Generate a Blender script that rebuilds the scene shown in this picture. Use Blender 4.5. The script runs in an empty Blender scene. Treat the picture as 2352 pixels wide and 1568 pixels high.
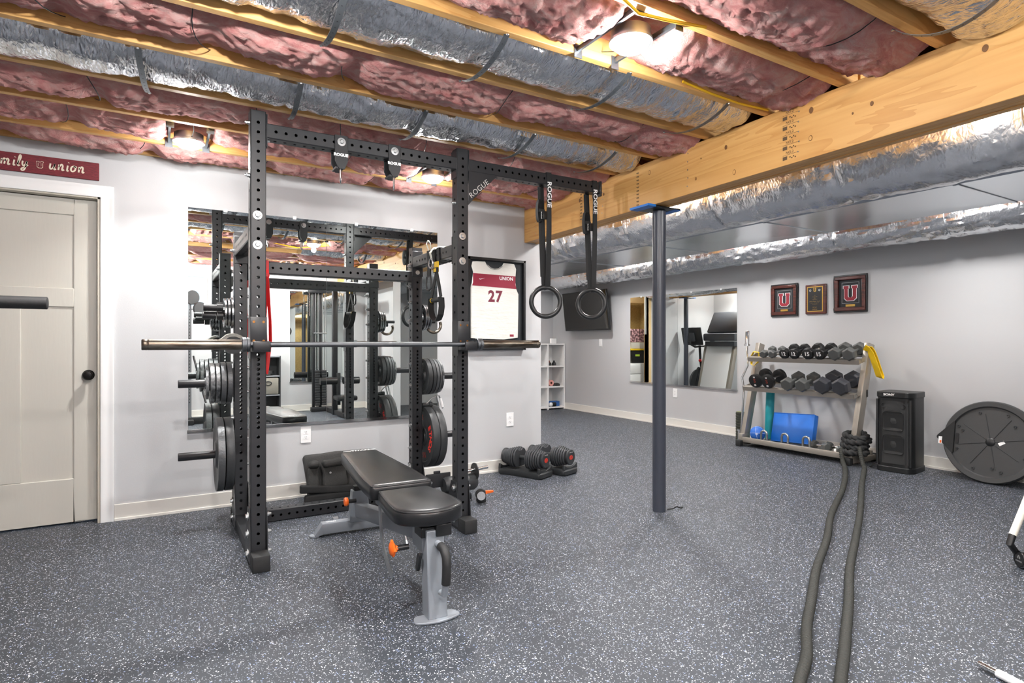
import bpy, bmesh, math, random
from mathutils import Vector, Matrix, noise
random.seed(7)
PI = math.pi
S = bpy.context.scene
COL = S.collection

# ------------------------------------------------------------------ camera, world, exposure
cam_d = bpy.data.cameras.new('camera')
cam_d.sensor_width = 36.0
cam_d.lens = 36.0 * 1355.0 / 2352.0
cam_d.shift_y = 3.0 / 2352.0
cam_d.clip_start = 0.02
cam = bpy.data.objects.new('camera', cam_d)
COL.objects.link(cam)
cam.location = (0, 0, 1.14)
cam.rotation_euler = (PI / 2, 0, -math.radians(30.9))
S.camera = cam
S.view_settings.view_transform = 'Standard'
S.view_settings.look = 'None'
S.view_settings.gamma = 1.0
S.view_settings.use_curve_mapping = False
S.view_settings.exposure = 0.5
S.cycles.adaptive_threshold = .025
S.cycles.max_bounces = 9
S.cycles.diffuse_bounces = 4
S.cycles.glossy_bounces = 5
W = bpy.data.worlds.new('sky_world')
S.world = W
W.use_nodes = True
bgn = W.node_tree.nodes['Background']
sky = W.node_tree.nodes.new('ShaderNodeTexSky')
sky.sky_type = 'HOSEK_WILKIE'
sky.sun_direction = (0.3, 0.6, 0.7)
sky.turbidity = 4.0
W.node_tree.links.new(sky.outputs[0], bgn.inputs[0])
bgn.inputs[1].default_value = 9.0
LAMP_W = 16.0            # every recessed lamp, downward disc
GLOW_W = 21.0             # point light added under each lens to brighten the ceiling
LAMP_C = (1.0, .985, .965)
LAMPS = [(1.60, 1.76), (0.152, 3.98), (1.69, 3.93), (0.16, 1.76), (0.20, -0.45), (1.75, -0.45),  # last two in this row are unseen lamps added as fill
         (3.28, 1.3), (3.28, 3.6), (3.28, 6.1), (5.2, 2.2), (5.2, 4.4), (5.15, 6.5), (4.3, 7.85), (2.4, 5.95), (2.3, 7.85), (4.0, 9.3)]  # last three are added to brighten the alcove and the storage room
LAMP_F = [1.0, .8, .8, 1.1, 1.1, 1.1, .9, .9, .8, .7, .7, .7, .7, .8, .9, .7]      # dimmer setting of each
GLOW_F = [.6, .5, .5, 2.2, 2.5, 3.0, 1., 1., 1., 1., 1., 1., 1., 1., 1., 1.]  # raised for lamps out of view, adding camera-side light on the ceiling

# ------------------------------------------------------------------ helpers
ROOTM = {}


def lin(h):
    h = h.lstrip('#')
    c = [int(h[i:i + 2], 16) / 255 for i in (0, 2, 4)]
    return tuple((x / 12.92 if x <= .04045 else ((x + .055) / 1.055) ** 2.4) for x in c) + (1.0,)


MATS = {}


def mat(name, col, rough=.5, metal=0., bump=None, var=None, spec=None, coat=0., emit=None, aniso=None):
    """plain principled material; bump=(scale,strength[,stretch]); var=(scale,second colour,amount)"""
    if name in MATS:
        return MATS[name]
    m = bpy.data.materials.new(name)
    m.use_nodes = True
    nt = m.node_tree
    b = nt.nodes['Principled BSDF']
    c = lin(col) if isinstance(col, str) else col
    b.inputs['Base Color'].default_value = c
    b.inputs['Roughness'].default_value = rough
    b.inputs['Metallic'].default_value = metal
    if spec is not None:
        b.inputs['Specular IOR Level'].default_value = spec
    if coat:
        b.inputs['Coat Weight'].default_value = coat
        b.inputs['Coat Roughness'].default_value = .1
    if emit:
        b.inputs['Emission Color'].default_value = c
        b.inputs['Emission Strength'].default_value = emit
    if bump or var:
        tc = nt.nodes.new('ShaderNodeTexCoord')
        mp = nt.nodes.new('ShaderNodeMapping')
        nt.links.new(tc.outputs['Object'], mp.inputs[0])
        if bump and len(bump) > 2:
            mp.inputs['Scale'].default_value = bump[2]
    if bump:
        n = nt.nodes.new('ShaderNodeTexNoise')
        n.inputs['Scale'].default_value = bump[0]
        n.inputs['Detail'].default_value = 5
        nt.links.new(mp.outputs[0], n.inputs['Vector'])
        bp = nt.nodes.new('ShaderNodeBump')
        bp.inputs['Strength'].default_value = bump[1]
        bp.inputs['Distance'].default_value = .02
        nt.links.new(n.outputs[0], bp.inputs['Height'])
        nt.links.new(bp.outputs[0], b.inputs['Normal'])
    if var:
        n = nt.nodes.new('ShaderNodeTexNoise')
        n.inputs['Scale'].default_value = var[0]
        n.inputs['Detail'].default_value = 6
        nt.links.new(mp.outputs[0], n.inputs['Vector'])
        r = nt.nodes.new('ShaderNodeValToRGB')
        r.color_ramp.elements[0].position = .38
        r.color_ramp.elements[0].color = c
        r.color_ramp.elements[1].position = .38 + .3 / max(.1, var[2])
        r.color_ramp.elements[1].color = lin(var[1])
        nt.links.new(n.outputs[0], r.inputs[0])
        nt.links.new(r.outputs[0], b.inputs['Base Color'])
    MATS[name] = m
    return m


class N:
    """tiny node-graph helper"""
    def __init__(s, name):
        s.m = bpy.data.materials.new(name)
        s.m.use_nodes = True
        s.nt = s.m.node_tree
        s.b = s.nt.nodes['Principled BSDF']
        MATS[name] = s.m

    def n(s, t, **kw):
        x = s.nt.nodes.new('ShaderNode' + t)
        for k, v in kw.items():
            if hasattr(x, k):
                setattr(x, k, v)
            else:
                x.inputs[k.replace('_', ' ')].default_value = v
        return x

    def l(s, a, b):
        s.nt.links.new(a, b)

    def math(s, op, a, b=None):
        x = s.nt.nodes.new('ShaderNodeMath')
        x.operation = op
        for i, v in enumerate((a, b)):
            if v is None:
                continue
            if isinstance(v, (int, float)):
                x.inputs[i].default_value = v
            else:
                s.l(v, x.inputs[i])
        return x.outputs[0]

    def mix(s, f, a, b):
        x = s.nt.nodes.new('ShaderNodeMixRGB')
        for i, v in enumerate((f, a, b)):
            if isinstance(v, (int, float, tuple)):
                x.inputs[i].default_value = v
            else:
                s.l(v, x.inputs[i])
        return x.outputs[0]

    def coords(s, scale=(1, 1, 1), rot=(0, 0, 0)):
        g = s.n('NewGeometry')
        mp = s.n('Mapping')
        mp.inputs['Scale'].default_value = scale
        mp.inputs['Rotation'].default_value = rot
        s.l(g.outputs['Position'], mp.inputs[0])
        return mp.outputs[0]


def _frame(axis):
    z = Vector(axis).normalized()
    x = z.orthogonal().normalized()
    if abs(z.z) < .95:
        x = Vector((0, 0, 1)).cross(z).normalized()
    y = z.cross(x)
    return x, y, z


def rotz(a):
    return Matrix.Rotation(a, 4, 'Z')


def basis(x, y, z, o=(0, 0, 0)):
    m = Matrix.Identity(4)
    for i, c in enumerate((x, y, z)):
        for k in range(3):
            m[k][i] = c[k]
    for k in range(3):
        m[k][3] = o[k]
    return m


_rb = {}


class MB:
    def __init__(s):
        s.v, s.f = [], []

    def add(s, vs, fs):
        b = len(s.v)
        s.v += [tuple(x) for x in vs]
        s.f += [tuple(i + b for i in f) for f in fs]
        return s

    def box(s, c, d, R=None):
        c = Vector(c)
        vs = []
        for x in (-.5, .5):
            for y in (-.5, .5):
                for z in (-.5, .5):
                    p = Vector((x * d[0], y * d[1], z * d[2]))
                    vs.append(c + (R @ p if R else p))
        return s.add(vs, [(0, 1, 3, 2), (4, 6, 7, 5), (0, 4, 5, 1), (2, 3, 7, 6), (0, 2, 6, 4), (1, 5, 7, 3)])

    def b2(s, lo, hi):
        return s.box([(a + b) / 2 for a, b in zip(lo, hi)], [abs(b - a) for a, b in zip(lo, hi)])

    def rbox(s, c, d, r, R=None, seg=2):
        key = (tuple(round(x, 5) for x in d), round(r, 5), seg)
        if key not in _rb:
            bm = bmesh.new()
            bmesh.ops.create_cube(bm, size=1)
            for v in bm.verts:
                v.co = Vector((v.co.x * d[0], v.co.y * d[1], v.co.z * d[2]))
            bmesh.ops.bevel(bm, geom=bm.edges[:], offset=r, segments=seg, profile=.5, affect='EDGES')
            bm.verts.index_update()
            _rb[key] = ([v.co.copy() for v in bm.verts], [[v.index for v in f.verts] for f in bm.faces])
            bm.free()
        vs, fs = _rb[key]
        c = Vector(c)
        return s.add([c + (R @ v if R else v) for v in vs], fs)

    def cyl(s, p0, p1, r, r1=None, n=16, caps=True):
        p0, p1 = Vector(p0), Vector(p1)
        x, y, z = _frame(p1 - p0)
        r1 = r if r1 is None else r1
        vs = []
        for p, q in ((p0, r), (p1, r1)):
            for i in range(n):
                a = 2 * PI * i / n
                vs.append(p + x * (math.cos(a) * q) + y * (math.sin(a) * q))
        fs = [(i, (i + 1) % n, n + (i + 1) % n, n + i) for i in range(n)]
        if caps:
            fs += [tuple(range(n - 1, -1, -1)), tuple(range(n, 2 * n))]
        return s.add(vs, fs)

    def lathe(s, prof, o, axis, n=24, cap=True):
        o = Vector(o)
        x, y, z = _frame(axis)
        vs, fs = [], []
        for r, h in prof:
            for i in range(n):
                a = 2 * PI * i / n
                vs.append(o + z * h + x * (math.cos(a) * r) + y * (math.sin(a) * r))
        for k in range(len(prof) - 1):
            for i in range(n):
                j = (i + 1) % n
                fs.append((k * n + i, k * n + j, (k + 1) * n + j, (k + 1) * n + i))
        if cap:
            if prof[0][0] > 1e-5:
                fs.append(tuple(range(n - 1, -1, -1)))
            if prof[-1][0] > 1e-5:
                fs.append(tuple(range((len(prof) - 1) * n, len(prof) * n)))
        return s.add(vs, fs)

    def tube(s, pts, r, n=8, closed=False, caps=True):
        pts = [Vector(p) for p in pts]
        m = len(pts)
        tg = []
        for i in range(m):
            a = pts[i - 1] if (i > 0 or closed) else pts[0]
            b = pts[(i + 1) % m] if (i < m - 1 or closed) else pts[-1]
            tg.append((b - a).normalized())
        x = _frame(tg[0])[0]
        vs = []
        for i in range(m):
            x = (x - tg[i] * x.dot(tg[i]))
            x = x.normalized() if x.length > 1e-6 else tg[i].orthogonal().normalized()
            y = tg[i].cross(x)
            q = r(i / max(1, m - 1)) if callable(r) else r
            for k in range(n):
                a = 2 * PI * k / n
                vs.append(pts[i] + x * (math.cos(a) * q) + y * (math.sin(a) * q))
        fs = []
        for i in range(m if closed else m - 1):
            j = (i + 1) % m
            for k in range(n):
                l = (k + 1) % n
                fs.append((i * n + k, i * n + l, j * n + l, j * n + k))
        if caps and not closed:
            fs += [tuple(range(n - 1, -1, -1)), tuple(range((m - 1) * n, m * n))]
        return s.add(vs, fs)

    def strap(s, pts, w, t, wdir, closed=False):
        """flat band along pts; wdir = width direction (vector or list)"""
        pts = [Vector(p) for p in pts]
        m = len(pts)
        vs = []
        for i in range(m):
            a = pts[i - 1] if (i > 0 or closed) else pts[0]
            b = pts[(i + 1) % m] if (i < m - 1 or closed) else pts[-1]
            tg = (b - a).normalized()
            wd = Vector(wdir[i] if isinstance(wdir, list) else wdir)
            wd = (wd - tg * wd.dot(tg)).normalized()
            nn = tg.cross(wd)
            for a_, b_ in ((-1, -1), (1, -1), (1, 1), (-1, 1)):
                vs.append(pts[i] + wd * (a_ * w / 2) + nn * (b_ * t / 2))
        fs = []
        for i in range(m if closed else m - 1):
            j = (i + 1) % m
            for k in range(4):
                l = (k + 1) % 4
                fs.append((i * 4 + k, i * 4 + l, j * 4 + l, j * 4 + k))
        if not closed:
            fs += [(3, 2, 1, 0), tuple(range((m - 1) * 4, m * 4))]
        return s.add(vs, fs)

    def prism(s, poly, M, d):
        n = len(poly)
        vs = [M @ Vector((p[0], p[1], 0)) for p in poly] + [M @ Vector((p[0], p[1], d)) for p in poly]
        fs = [(i, (i + 1) % n, n + (i + 1) % n, n + i) for i in range(n)]
        fs += [tuple(range(n - 1, -1, -1)), tuple(range(n, 2 * n))]
        return s.add(vs, fs)

    def torus(s, c, axis, R, r, n=32, m=10, a0=0, a1=2 * PI, sx=1.0):
        x, y, z = _frame(axis)
        c = Vector(c)
        full = abs(a1 - a0 - 2 * PI) < 1e-6
        k = n if full else n + 1
        pts = []
        for i in range(k):
            a = a0 + (a1 - a0) * i / n
            pts.append(c + x * (math.cos(a) * R * sx) + y * (math.sin(a) * R))
        return s.tube(pts, r, m, closed=full)

    def sph(s, c, r, n=16, m=10, M=None):
        c = Vector(c)
        vs, fs = [], []
        for i in range(m + 1):
            t = PI * i / m
            for k in range(n):
                a = 2 * PI * k / n
                p = Vector((math.sin(t) * math.cos(a), math.sin(t) * math.sin(a), math.cos(t))) * r
                vs.append(c + (M @ p if M else p))
        for i in range(m):
            for k in range(n):
                l = (k + 1) % n
                fs.append((i * n + k, (i + 1) * n + k, (i + 1) * n + l, i * n + l))
        return s.add(vs, fs)

    def build(s, name, m, parent=None, bevel=0., smooth=38, local=False, recalc=True, seg=2):
        me = bpy.data.meshes.new(name)
        vs = s.v
        if parent is not None and not local:
            r = parent
            while r.parent:
                r = r.parent
            if r.name in ROOTM:
                inv = ROOTM[r.name]
                vs = [inv @ Vector(v) for v in vs]
        me.from_pydata(vs, [], s.f)
        if recalc:
            bm = bmesh.new()
            bm.from_mesh(me)
            bmesh.ops.remove_doubles(bm, verts=bm.verts, dist=1e-6)
            bmesh.ops.recalc_face_normals(bm, faces=bm.faces)
            bm.to_mesh(me)
            bm.free()
        me.materials.append(m)
        if smooth:
            me.polygons.foreach_set('use_smooth', [True] * len(me.polygons))
            me.set_sharp_from_angle(angle=math.radians(smooth))
        o = bpy.data.objects.new(name, me)
        COL.objects.link(o)
        if parent is not None:
            o.parent = parent
        if bevel:
            md = o.modifiers.new('bevel', 'BEVEL')
            md.width = bevel
            md.segments = seg
            md.limit_method = 'ANGLE'
            md.angle_limit = math.radians(40)
            md.harden_normals = False
        return o


def thing(name, label, cat, loc=(0, 0, 0), rz=0., group=None, rot=None):
    o = bpy.data.objects.new(name, None)
    o.empty_display_size = .1
    COL.objects.link(o)
    o.location = loc
    o.rotation_euler = rot if rot else (0, 0, rz)
    o['label'] = label
    o['category'] = cat
    if group:
        o['group'] = group
    e = o.rotation_euler.to_matrix().to_4x4()
    ROOTM[o.name] = (Matrix.Translation(Vector(loc)) @ e).inverted()
    return o


def tag(o, label, cat, group=None):
    o['label'] = label
    o['category'] = cat
    if group:
        o['group'] = group
    return o


def struct(o):
    o['kind'] = 'structure'
    return o


def stuff(o):
    o['kind'] = 'stuff'
    return o


def piece(name, mesh, parent, loc=(0, 0, 0), M=None):
    """one more object on shared mesh data, placed in world space under a (non-rotated-part) parent"""
    o = bpy.data.objects.new(name, mesh)
    COL.objects.link(o)
    o.parent = parent
    mm = Matrix.Translation(Vector(loc)) @ (M if M else Matrix.Identity(4))
    r = parent
    while r.parent:
        r = r.parent
    if r.name in ROOTM:
        mm = ROOTM[r.name] @ mm
    o.matrix_basis = mm
    return o


def dup(root, loc, rz, label, group=None, rot=None):
    r = root.copy()
    COL.objects.link(r)
    r.location = loc
    r.rotation_euler = rot if rot else (0, 0, rz)
    r['label'] = label
    if group:
        r['group'] = group
    for ch in list(root.children):
        c = ch.copy()
        COL.objects.link(c)
        c.parent = r
        for g in list(ch.children):
            d = g.copy()
            COL.objects.link(d)
            d.parent = c
    return r


def text(name, body, size, m, parent, M, extrude=.0006, align='CENTER', shear=0., space=1., sx=1., font_bold=0.):
    """flat print: letters as a thin mesh; M maps local x (reading), y (up), z (out)"""
    cu = bpy.data.curves.new(name, 'FONT')
    cu.body = body
    cu.size = size
    cu.extrude = extrude
    cu.align_x = align
    cu.align_y = 'CENTER'
    cu.shear = shear
    cu.space_character = space
    cu.offset = font_bold
    cu.resolution_u = 3
    t = bpy.data.objects.new(name, cu)
    COL.objects.link(t)
    bpy.context.view_layer.update()
    me = bpy.data.meshes.new_from_object(t.evaluated_get(bpy.context.evaluated_depsgraph_get()))
    bpy.data.objects.remove(t)
    me.name = name
    me.transform(Matrix.Diagonal((sx, 1, 1, 1)))
    mm = M
    r = parent
    while r and r.parent:
        r = r.parent
    if r and r.name in ROOTM:
        mm = ROOTM[r.name] @ mm
    me.transform(mm)
    me.materials.clear()
    me.materials.append(m)
    o = bpy.data.objects.new(name, me)
    COL.objects.link(o)
    if parent:
        o.parent = parent
    return o


X_, Y_, Z_ = (1, 0, 0), (0, 1, 0), (0, 0, 1)
FACE_S = lambda o: basis((1, 0, 0), (0, 0, 1), (0, -1, 0), o)      # printed on a face that looks to -Y
FACE_W = lambda o: basis((0, -1, 0), (0, 0, 1), (-1, 0, 0), o)     # printed on a face that looks to -X

# ------------------------------------------------------------------ materials
m_wall = mat('wall_paint', '#BBBCBE', .62, bump=(160, .04))
m_white = mat('white_trim_paint', '#EEEEEE', .38)
m_base = mat('cream_trim_paint', '#E0DDD6', .4)
m_door = mat('door_paint', '#C6C3BA', .42, bump=(8, .03, (8, 8, 1)))
m_black = mat('black_powder_coat', '#1D1E21', .42, bump=(420, .05))
m_blackp = mat('black_plastic', '#17181A', .38)
m_rub = mat('black_rubber', '#1E1F20', .62, bump=(90, .06))
m_rubg = mat('grey_black_rubber', '#2E3032', .5, bump=(120, .05))
m_chrome = mat('chrome', '#D9DADC', .14, 1.)
m_zinc = mat('zinc_bolt', '#C9CBCC', .3, 1.)
m_galv = mat('galvanised_sheet', '#D2D7DC', .24, 1.)
m_strapm = mat('galvanised_strap', '#70757A', .42, .8)
m_steel = mat('worn_steel', '#8C857A', .34, 1., bump=(60, .05, (1, 6, 6)), var=(9, '#5B5147', 1.3))
m_shaft = mat('dark_steel_shaft', '#6D7074', .36, 1., bump=(900, .25))
m_cast = mat('cast_iron', '#5C5E60', .44, .6, bump=(80, .15))
m_castl = mat('grey_iron', '#9C9E9F', .45, .7, bump=(70, .25), var=(24, '#4D4F51', 1.4))
m_leather = mat('black_vinyl', '#191A1C', .3, bump=(300, .06))
m_nyl = mat('black_webbing', '#1B1C1D', .7, bump=(500, .15))
m_cloth = mat('black_nylon_cloth', '#323231', .8, bump=(220, .25))
m_whitep = mat('white_plastic', '#F0F0F0', .32)
m_lamp = mat('lamp_lens', '#FFFDF8', .4, emit=40.)
m_print = mat('white_print', '#EDEDED', .5)
m_red = mat('red_rubber', '#D41B1F', .45)
m_yel = mat('yellow_rubber', '#E9C21A', .45)
m_greyp = mat('grey_paint', '#8E9196', .38)
m_bluetape = mat('blue_tape', '#1C6FC4', .5)
m_orange = mat('orange_plastic', '#EF6A1E', .4)
m_taupe = mat('taupe_metal', '#A29C93', .36, .55)

g = N('rubber_floor')
co = g.coords()
nz = g.n('TexNoise', Scale=55.0, Detail=2.0)
g.l(co, nz.inputs['Vector'])
wp = g.n('MixRGB', blend_type='ADD')
wp.inputs[0].default_value = .016
g.l(co, wp.inputs[1])
g.l(nz.outputs['Color'], wp.inputs[2])
base = g.mix(.5, lin('#33353B'), lin('#2B2D34'))
nb = g.n('TexNoise', Scale=1.3, Detail=3.0)
g.l(co, nb.inputs['Vector'])
base = g.mix(nb.outputs[0], lin('#2B2F34'), lin('#343940'))
for sc, thr, keep, c in ((108, .33, .90, '#8392B4'), (150, .36, .865, '#D8DADF'), (230, .37, .81, '#AEB4C0')):
    vo = g.n('TexVoronoi', Scale=float(sc))
    g.l(wp.outputs[0], vo.inputs['Vector'])
    sx = g.n('SeparateXYZ')
    g.l(vo.outputs['Color'], sx.inputs[0])
    on = g.math('MULTIPLY', g.math('LESS_THAN', vo.outputs['Distance'], thr), g.math('GREATER_THAN', sx.outputs[0], keep))
    base = g.mix(on, base, lin(c))
g.l(base, g.b.inputs['Base Color'])
g.b.inputs['Roughness'].default_value = .5
g.b.inputs['Specular IOR Level'].default_value = .45
nf = g.n('TexNoise', Scale=260.0, Detail=3.0)
g.l(co, nf.inputs['Vector'])
bp = g.n('Bump', Strength=.18, Distance=.004)
g.l(nf.outputs[0], bp.inputs['Height'])
g.l(bp.outputs[0], g.b.inputs['Normal'])
m_floor = g.m


def wood(name, c1, c2, scale, rough=.5):
    g = N(name)
    co = g.coords(scale)
    n1 = g.n('TexNoise', Scale=1.0, Detail=4.0, Distortion=.6)
    g.l(co, n1.inputs['Vector'])
    w = g.n('TexNoise', Scale=5.0, Detail=6.0)
    g.l(co, w.inputs['Vector'])
    f = g.math('MULTIPLY', n1.outputs[0], 9.0)
    f = g.math('FRACT', f)
    f = g.math('POWER', f, 2.2)
    f2 = g.math('MULTIPLY', w.outputs[0], .8)
    f = g.math('ADD', g.math('MULTIPLY', f, .5), g.math('SUBTRACT', f2, .2))
    c = g.mix(f, lin(c1), lin(c2))
    g.l(c, g.b.inputs['Base Color'])
    g.b.inputs['Roughness'].default_value = rough
    bp = g.n('Bump', Strength=.08, Distance=.004)
    g.l(w.outputs[0], bp.inputs['Height'])
    g.l(bp.outputs[0], g.b.inputs['Normal'])
    return g.m


m_joist = wood('joist_wood', '#DDAF6E', '#C18A48', (.7, 9, 9))
m_beam = wood('beam_wood', '#D3A464', '#B98343', (5, .35, 7))
m_osb = wood('strand_board', '#B89A63', '#8A7040', (9, 9, 7))

g = N('pink_fiberglass')
co = g.coords((5, 9, 9), (.2, .3, .5))
n1 = g.n('TexNoise', Scale=1.6, Detail=8.0, Roughness=.62, Distortion=1.6)
g.l(co, n1.inputs['Vector'])
r = g.n('ValToRGB')
for i, (p, c) in enumerate(((.30, '#E99794'), (.5, '#F7B7B1'), (.70, '#FEDBD4'))):
    e = r.color_ramp.elements[i] if i < 2 else r.color_ramp.elements.new(p)
    e.position = p
    e.color = lin(c)
g.l(n1.outputs[0], r.inputs[0])
g.l(r.outputs[0], g.b.inputs['Base Color'])
g.b.inputs['Roughness'].default_value = .95
g.b.inputs['Specular IOR Level'].default_value = .1
n2 = g.n('TexNoise', Scale=7.5, Detail=10.0, Roughness=.72, Distortion=2.4)
g.l(co, n2.inputs['Vector'])
n3 = g.n('TexNoise', Scale=24.0, Detail=6.0, Roughness=.7, Distortion=1.2)
g.l(g.coords((4, 11, 9), (.5, .2, -.6)), n3.inputs['Vector'])
bp = g.n('Bump', Strength=1.0, Distance=.022)
g.l(g.math('ADD', n2.outputs[0], g.math('MULTIPLY', n3.outputs[0], .45)), bp.inputs['Height'])
g.l(bp.outputs[0], g.b.inputs['Normal'])
m_pink = g.m


def foil(name, scale, strength, col='#D5D8DE', rough=.2):
    g = N(name)
    co = g.coords(scale)
    n1 = g.n('TexNoise', Scale=1.0, Detail=5.0, Roughness=.55, Distortion=.8)
    g.l(co, n1.inputs['Vector'])
    v = g.n('TexVoronoi', Scale=2.2, feature='DISTANCE_TO_EDGE')
    g.l(co, v.inputs['Vector'])
    h = g.math('ADD', n1.outputs[0], g.math('MULTIPLY', v.outputs['Distance'], .6))
    bp = g.n('Bump', Strength=strength, Distance=.012)
    g.l(h, bp.inputs['Height'])
    g.l(bp.outputs[0], g.b.inputs['Normal'])
    g.b.inputs['Base Color'].default_value = lin(col)
    g.b.inputs['Metallic'].default_value = 1.
    g.b.inputs['Roughness'].default_value = rough
    return g.m


m_foilx = foil('crinkled_foil', (30, 11, 11), .65, '#DDE0E5', .2)
m_foily = foil('duct_wrap_foil', (12, 19, 12), .42, '#E0E2E6', .27)
g = N('mirror_glass')
g.b.inputs['Base Color'].default_value = lin('#EDF3F1')
g.b.inputs['Metallic'].default_value = 1.
g.b.inputs['Roughness'].default_value = .0
m_mirror = g.m

# ------------------------------------------------------------------ room shell
YB, XR, YF, YR = 4.55, 6.05, 8.68, -1.2
XL = -2.1
ZT = 2.62


def sbox(name, lo, hi, m, parent=None, bevel=0):
    o = MB().b2(lo, hi).build(name, m, parent, bevel=bevel)
    if parent is None:
        struct(o)
    return o


sbox('floor', (XL - .2, YR - .2, -.1), (XR + .2, 11.2, 0), m_floor)
ceiling = sbox('ceiling', (XL - .2, YR - .2, ZT), (XR + .2, 11.2, ZT + .08), mat('subfloor_board', '#B08D57', .8, bump=(30, .2)))
# partition with the doorway
o = MB()
o.b2((XL, YB, 0), (-1.235, YB + .12, ZT))
o.b2((-1.235, YB, 2.07), (-.315, YB + .12, ZT))
o.b2((-.315, YB, 0), (2.855, YB + .12, ZT))
o.b2((2.855, YB, 0), (3.035, YB + .12, 2.055))
wall_back = struct(o.build('wall_back', m_wall))
sbox('wall_right', (XR, YR, 0), (XR + .12, 9.0, ZT), m_wall)
sbox('wall_left', (XL - .12, YR, 0), (XL, YB + .12, ZT), m_wall)
o = MB()
o.b2((XL, YR - .12, 0), (-.25, YR, ZT))
o.b2((.64, YR - .12, 0), (XR, YR, ZT))
o.b2((-.25, YR - .12, 0), (.64, YR, 1.66))
o.b2((-.25, YR - .12, 2.2), (.64, YR, ZT))
struct(o.build('wall_rear', m_wall))
# stub wall that carries the near end of the beam, and the alcove behind the partition
sbox('wall_stub', (3.13, YR, 0), (3.25, .25, ZT), m_wall)
o = MB()
o.b2((1.7, YF, 0), (3.72, YF + .12, ZT))
o.b2((4.55, YF, 0), (XR, YF + .12, ZT))
o.b2((3.72, YF, 2.08), (4.55, YF + .12, ZT))
struct(o.build('wall_far', m_wall))
sbox('wall_alcove', (1.7, YB + .12, 0), (1.82, YF, ZT), m_wall)
o = MB()
o.b2((2.8, 9.9, 0), (5.7, 10.0, ZT))
o.b2((2.7, YF + .12, 0), (2.8, 10.0, ZT))
o.b2((5.7, YF + .12, 0), (5.8, 10.0, ZT))
struct(o.build('wall_storage', m_osb))
sbox('wall_closet', (-1.6, 5.6, 0), (.3, 5.7, ZT), m_wall)

# baseboards
def baseb(name, lo, hi, axis, side):
    mb = MB()
    h = .105
    mb.b2(lo, (hi[0], hi[1], h))
    a = list(lo)
    b = list(hi)
    e = .006
    if axis == 'x':
        if side < 0:
            a[1] -= e
        else:
            b[1] += e
    else:
        if side < 0:
            a[0] -= e
        else:
            b[0] += e
    mb.b2((a[0], a[1], 0), (b[0], b[1], .018))
    return struct(mb.build(name, m_base, bevel=.002))


baseb('baseboard_back', (-.245, YB - .013, 0), (3.035, YB, 0), 'x', -1)
baseb('baseboard_right', (XR - .013, YR, 0), (XR, 8.3, 0), 'y', -1)
baseb('baseboard_rear', (.2, YR, 0), (3.13, YR + .013, 0), 'x', 1)
baseb('baseboard_stub', (3.117, YR + .02, 0), (3.13, .25, 0), 'y', -1)
baseb('baseboard_far', (1.82, YF - .013, 0), (3.66, YF, 0), 'x', -1)
baseb('baseboard_left', (XL, YR, 0), (XL + .013, YB, 0), 'y', 1)

# rear window (daylight)
wf = MB()
for lo, hi in (((-.25, YR - .1, 1.66), (.64, YR + .015, 1.70)), ((-.25, YR - .1, 2.16), (.64, YR + .015, 2.2)),
               ((-.25, YR - .1, 1.70), (-.21, YR + .015, 2.16)), ((.60, YR - .1, 1.70), (.64, YR + .015, 2.16)),
               ((.18, YR - .09, 1.70), (.21, YR - .05, 2.16))):
    wf.b2(lo, hi)
win = struct(wf.build('window_1', m_white, bevel=.003))
g = N('window_glass')
g.b.inputs['Transmission Weight'].default_value = 1.
g.b.inputs['Roughness'].default_value = 0.
g.b.inputs['IOR'].default_value = 1.02
MB().b2((-.21, YR - .075, 1.70), (.60, YR - .069, 2.16)).build('pane', g.m, win)

# ------------------------------------------------------------------ doorway and door
cas = MB()


def casing_prof(t):
    return [(0, 0), (0, .012), (.018, .016), (.03, .013), (.055, .017), (.066, .022), (.072, .022), (.072, 0)]


def casing(mb, x0, z0, x1, z1):
    pr = casing_prof(0)
    # right leg
    M = basis((1, 0, 0), (0, -1, 0), (0, 0, 1), (x1, YB, 0))
    mb.prism([(a, b) for a, b in pr], M, z1 + .0)
    M = basis((-1, 0, 0), (0, -1, 0), (0, 0, 1), (x0, YB, 0))
    mb.prism([(a, b) for a, b in pr], M, z1 + .0)
    M = basis((0, 0, 1), (0, -1, 0), (1, 0, 0), (x0 - .072, YB, z1))
    mb.prism([(a, b) for a, b in pr], M, (x1 - x0) + .144)


casing(cas, -1.235, 0, -.318, 2.06)
struct(cas.build('trim_1', m_white, bevel=.0015))
jm = MB()
jm.b2((-.333, YB - .004, 0), (-.315, YB + .12, 2.07))
jm.b2((-1.235, YB - .004, 0), (-1.217, YB + .12, 2.07))
jm.b2((-1.235, YB - .004, 2.05), (-.315, YB + .12, 2.07))
struct(jm.build('trim_2', mat('jamb_paint', '#B9B3A6', .45)))
door = MB()
DY = 4.612
x0, x1, z0, z1 = -1.213, -.337, .012, 2.046
st = .122
door.b2((x0, DY + .012, z0), (x1, DY + .036, z1))
for lo, hi in (((x0, z0), (x0 + st, z1)), ((x1 - st, z0), (x1, z1)), ((x0 + st, z0), (x1 - st, .285)),
               ((x0 + st, 1.365), (x1 - st, 1.483)), ((x0 + st, 1.945), (x1 - st, z1)),
               (((x0 + x1) / 2 - .055, .285), ((x0 + x1) / 2 + .055, 1.365))):
    door.b2((lo[0], DY, lo[1]), (hi[0], DY + .0125, hi[1]))
dr = struct(door.build('door_1', m_door, bevel=.004))
kn = MB()
kc = (-.385, DY, .935)
kn.lathe([(.0, -.001), (.033, -.001), (.033, .006), (.026, .01), (.014, .016), (.012, .034), (.022, .044), (.029, .054), (.029, .064), (.022, .073), (.0, .077)], kc, (0, -1, 0), 28)
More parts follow.
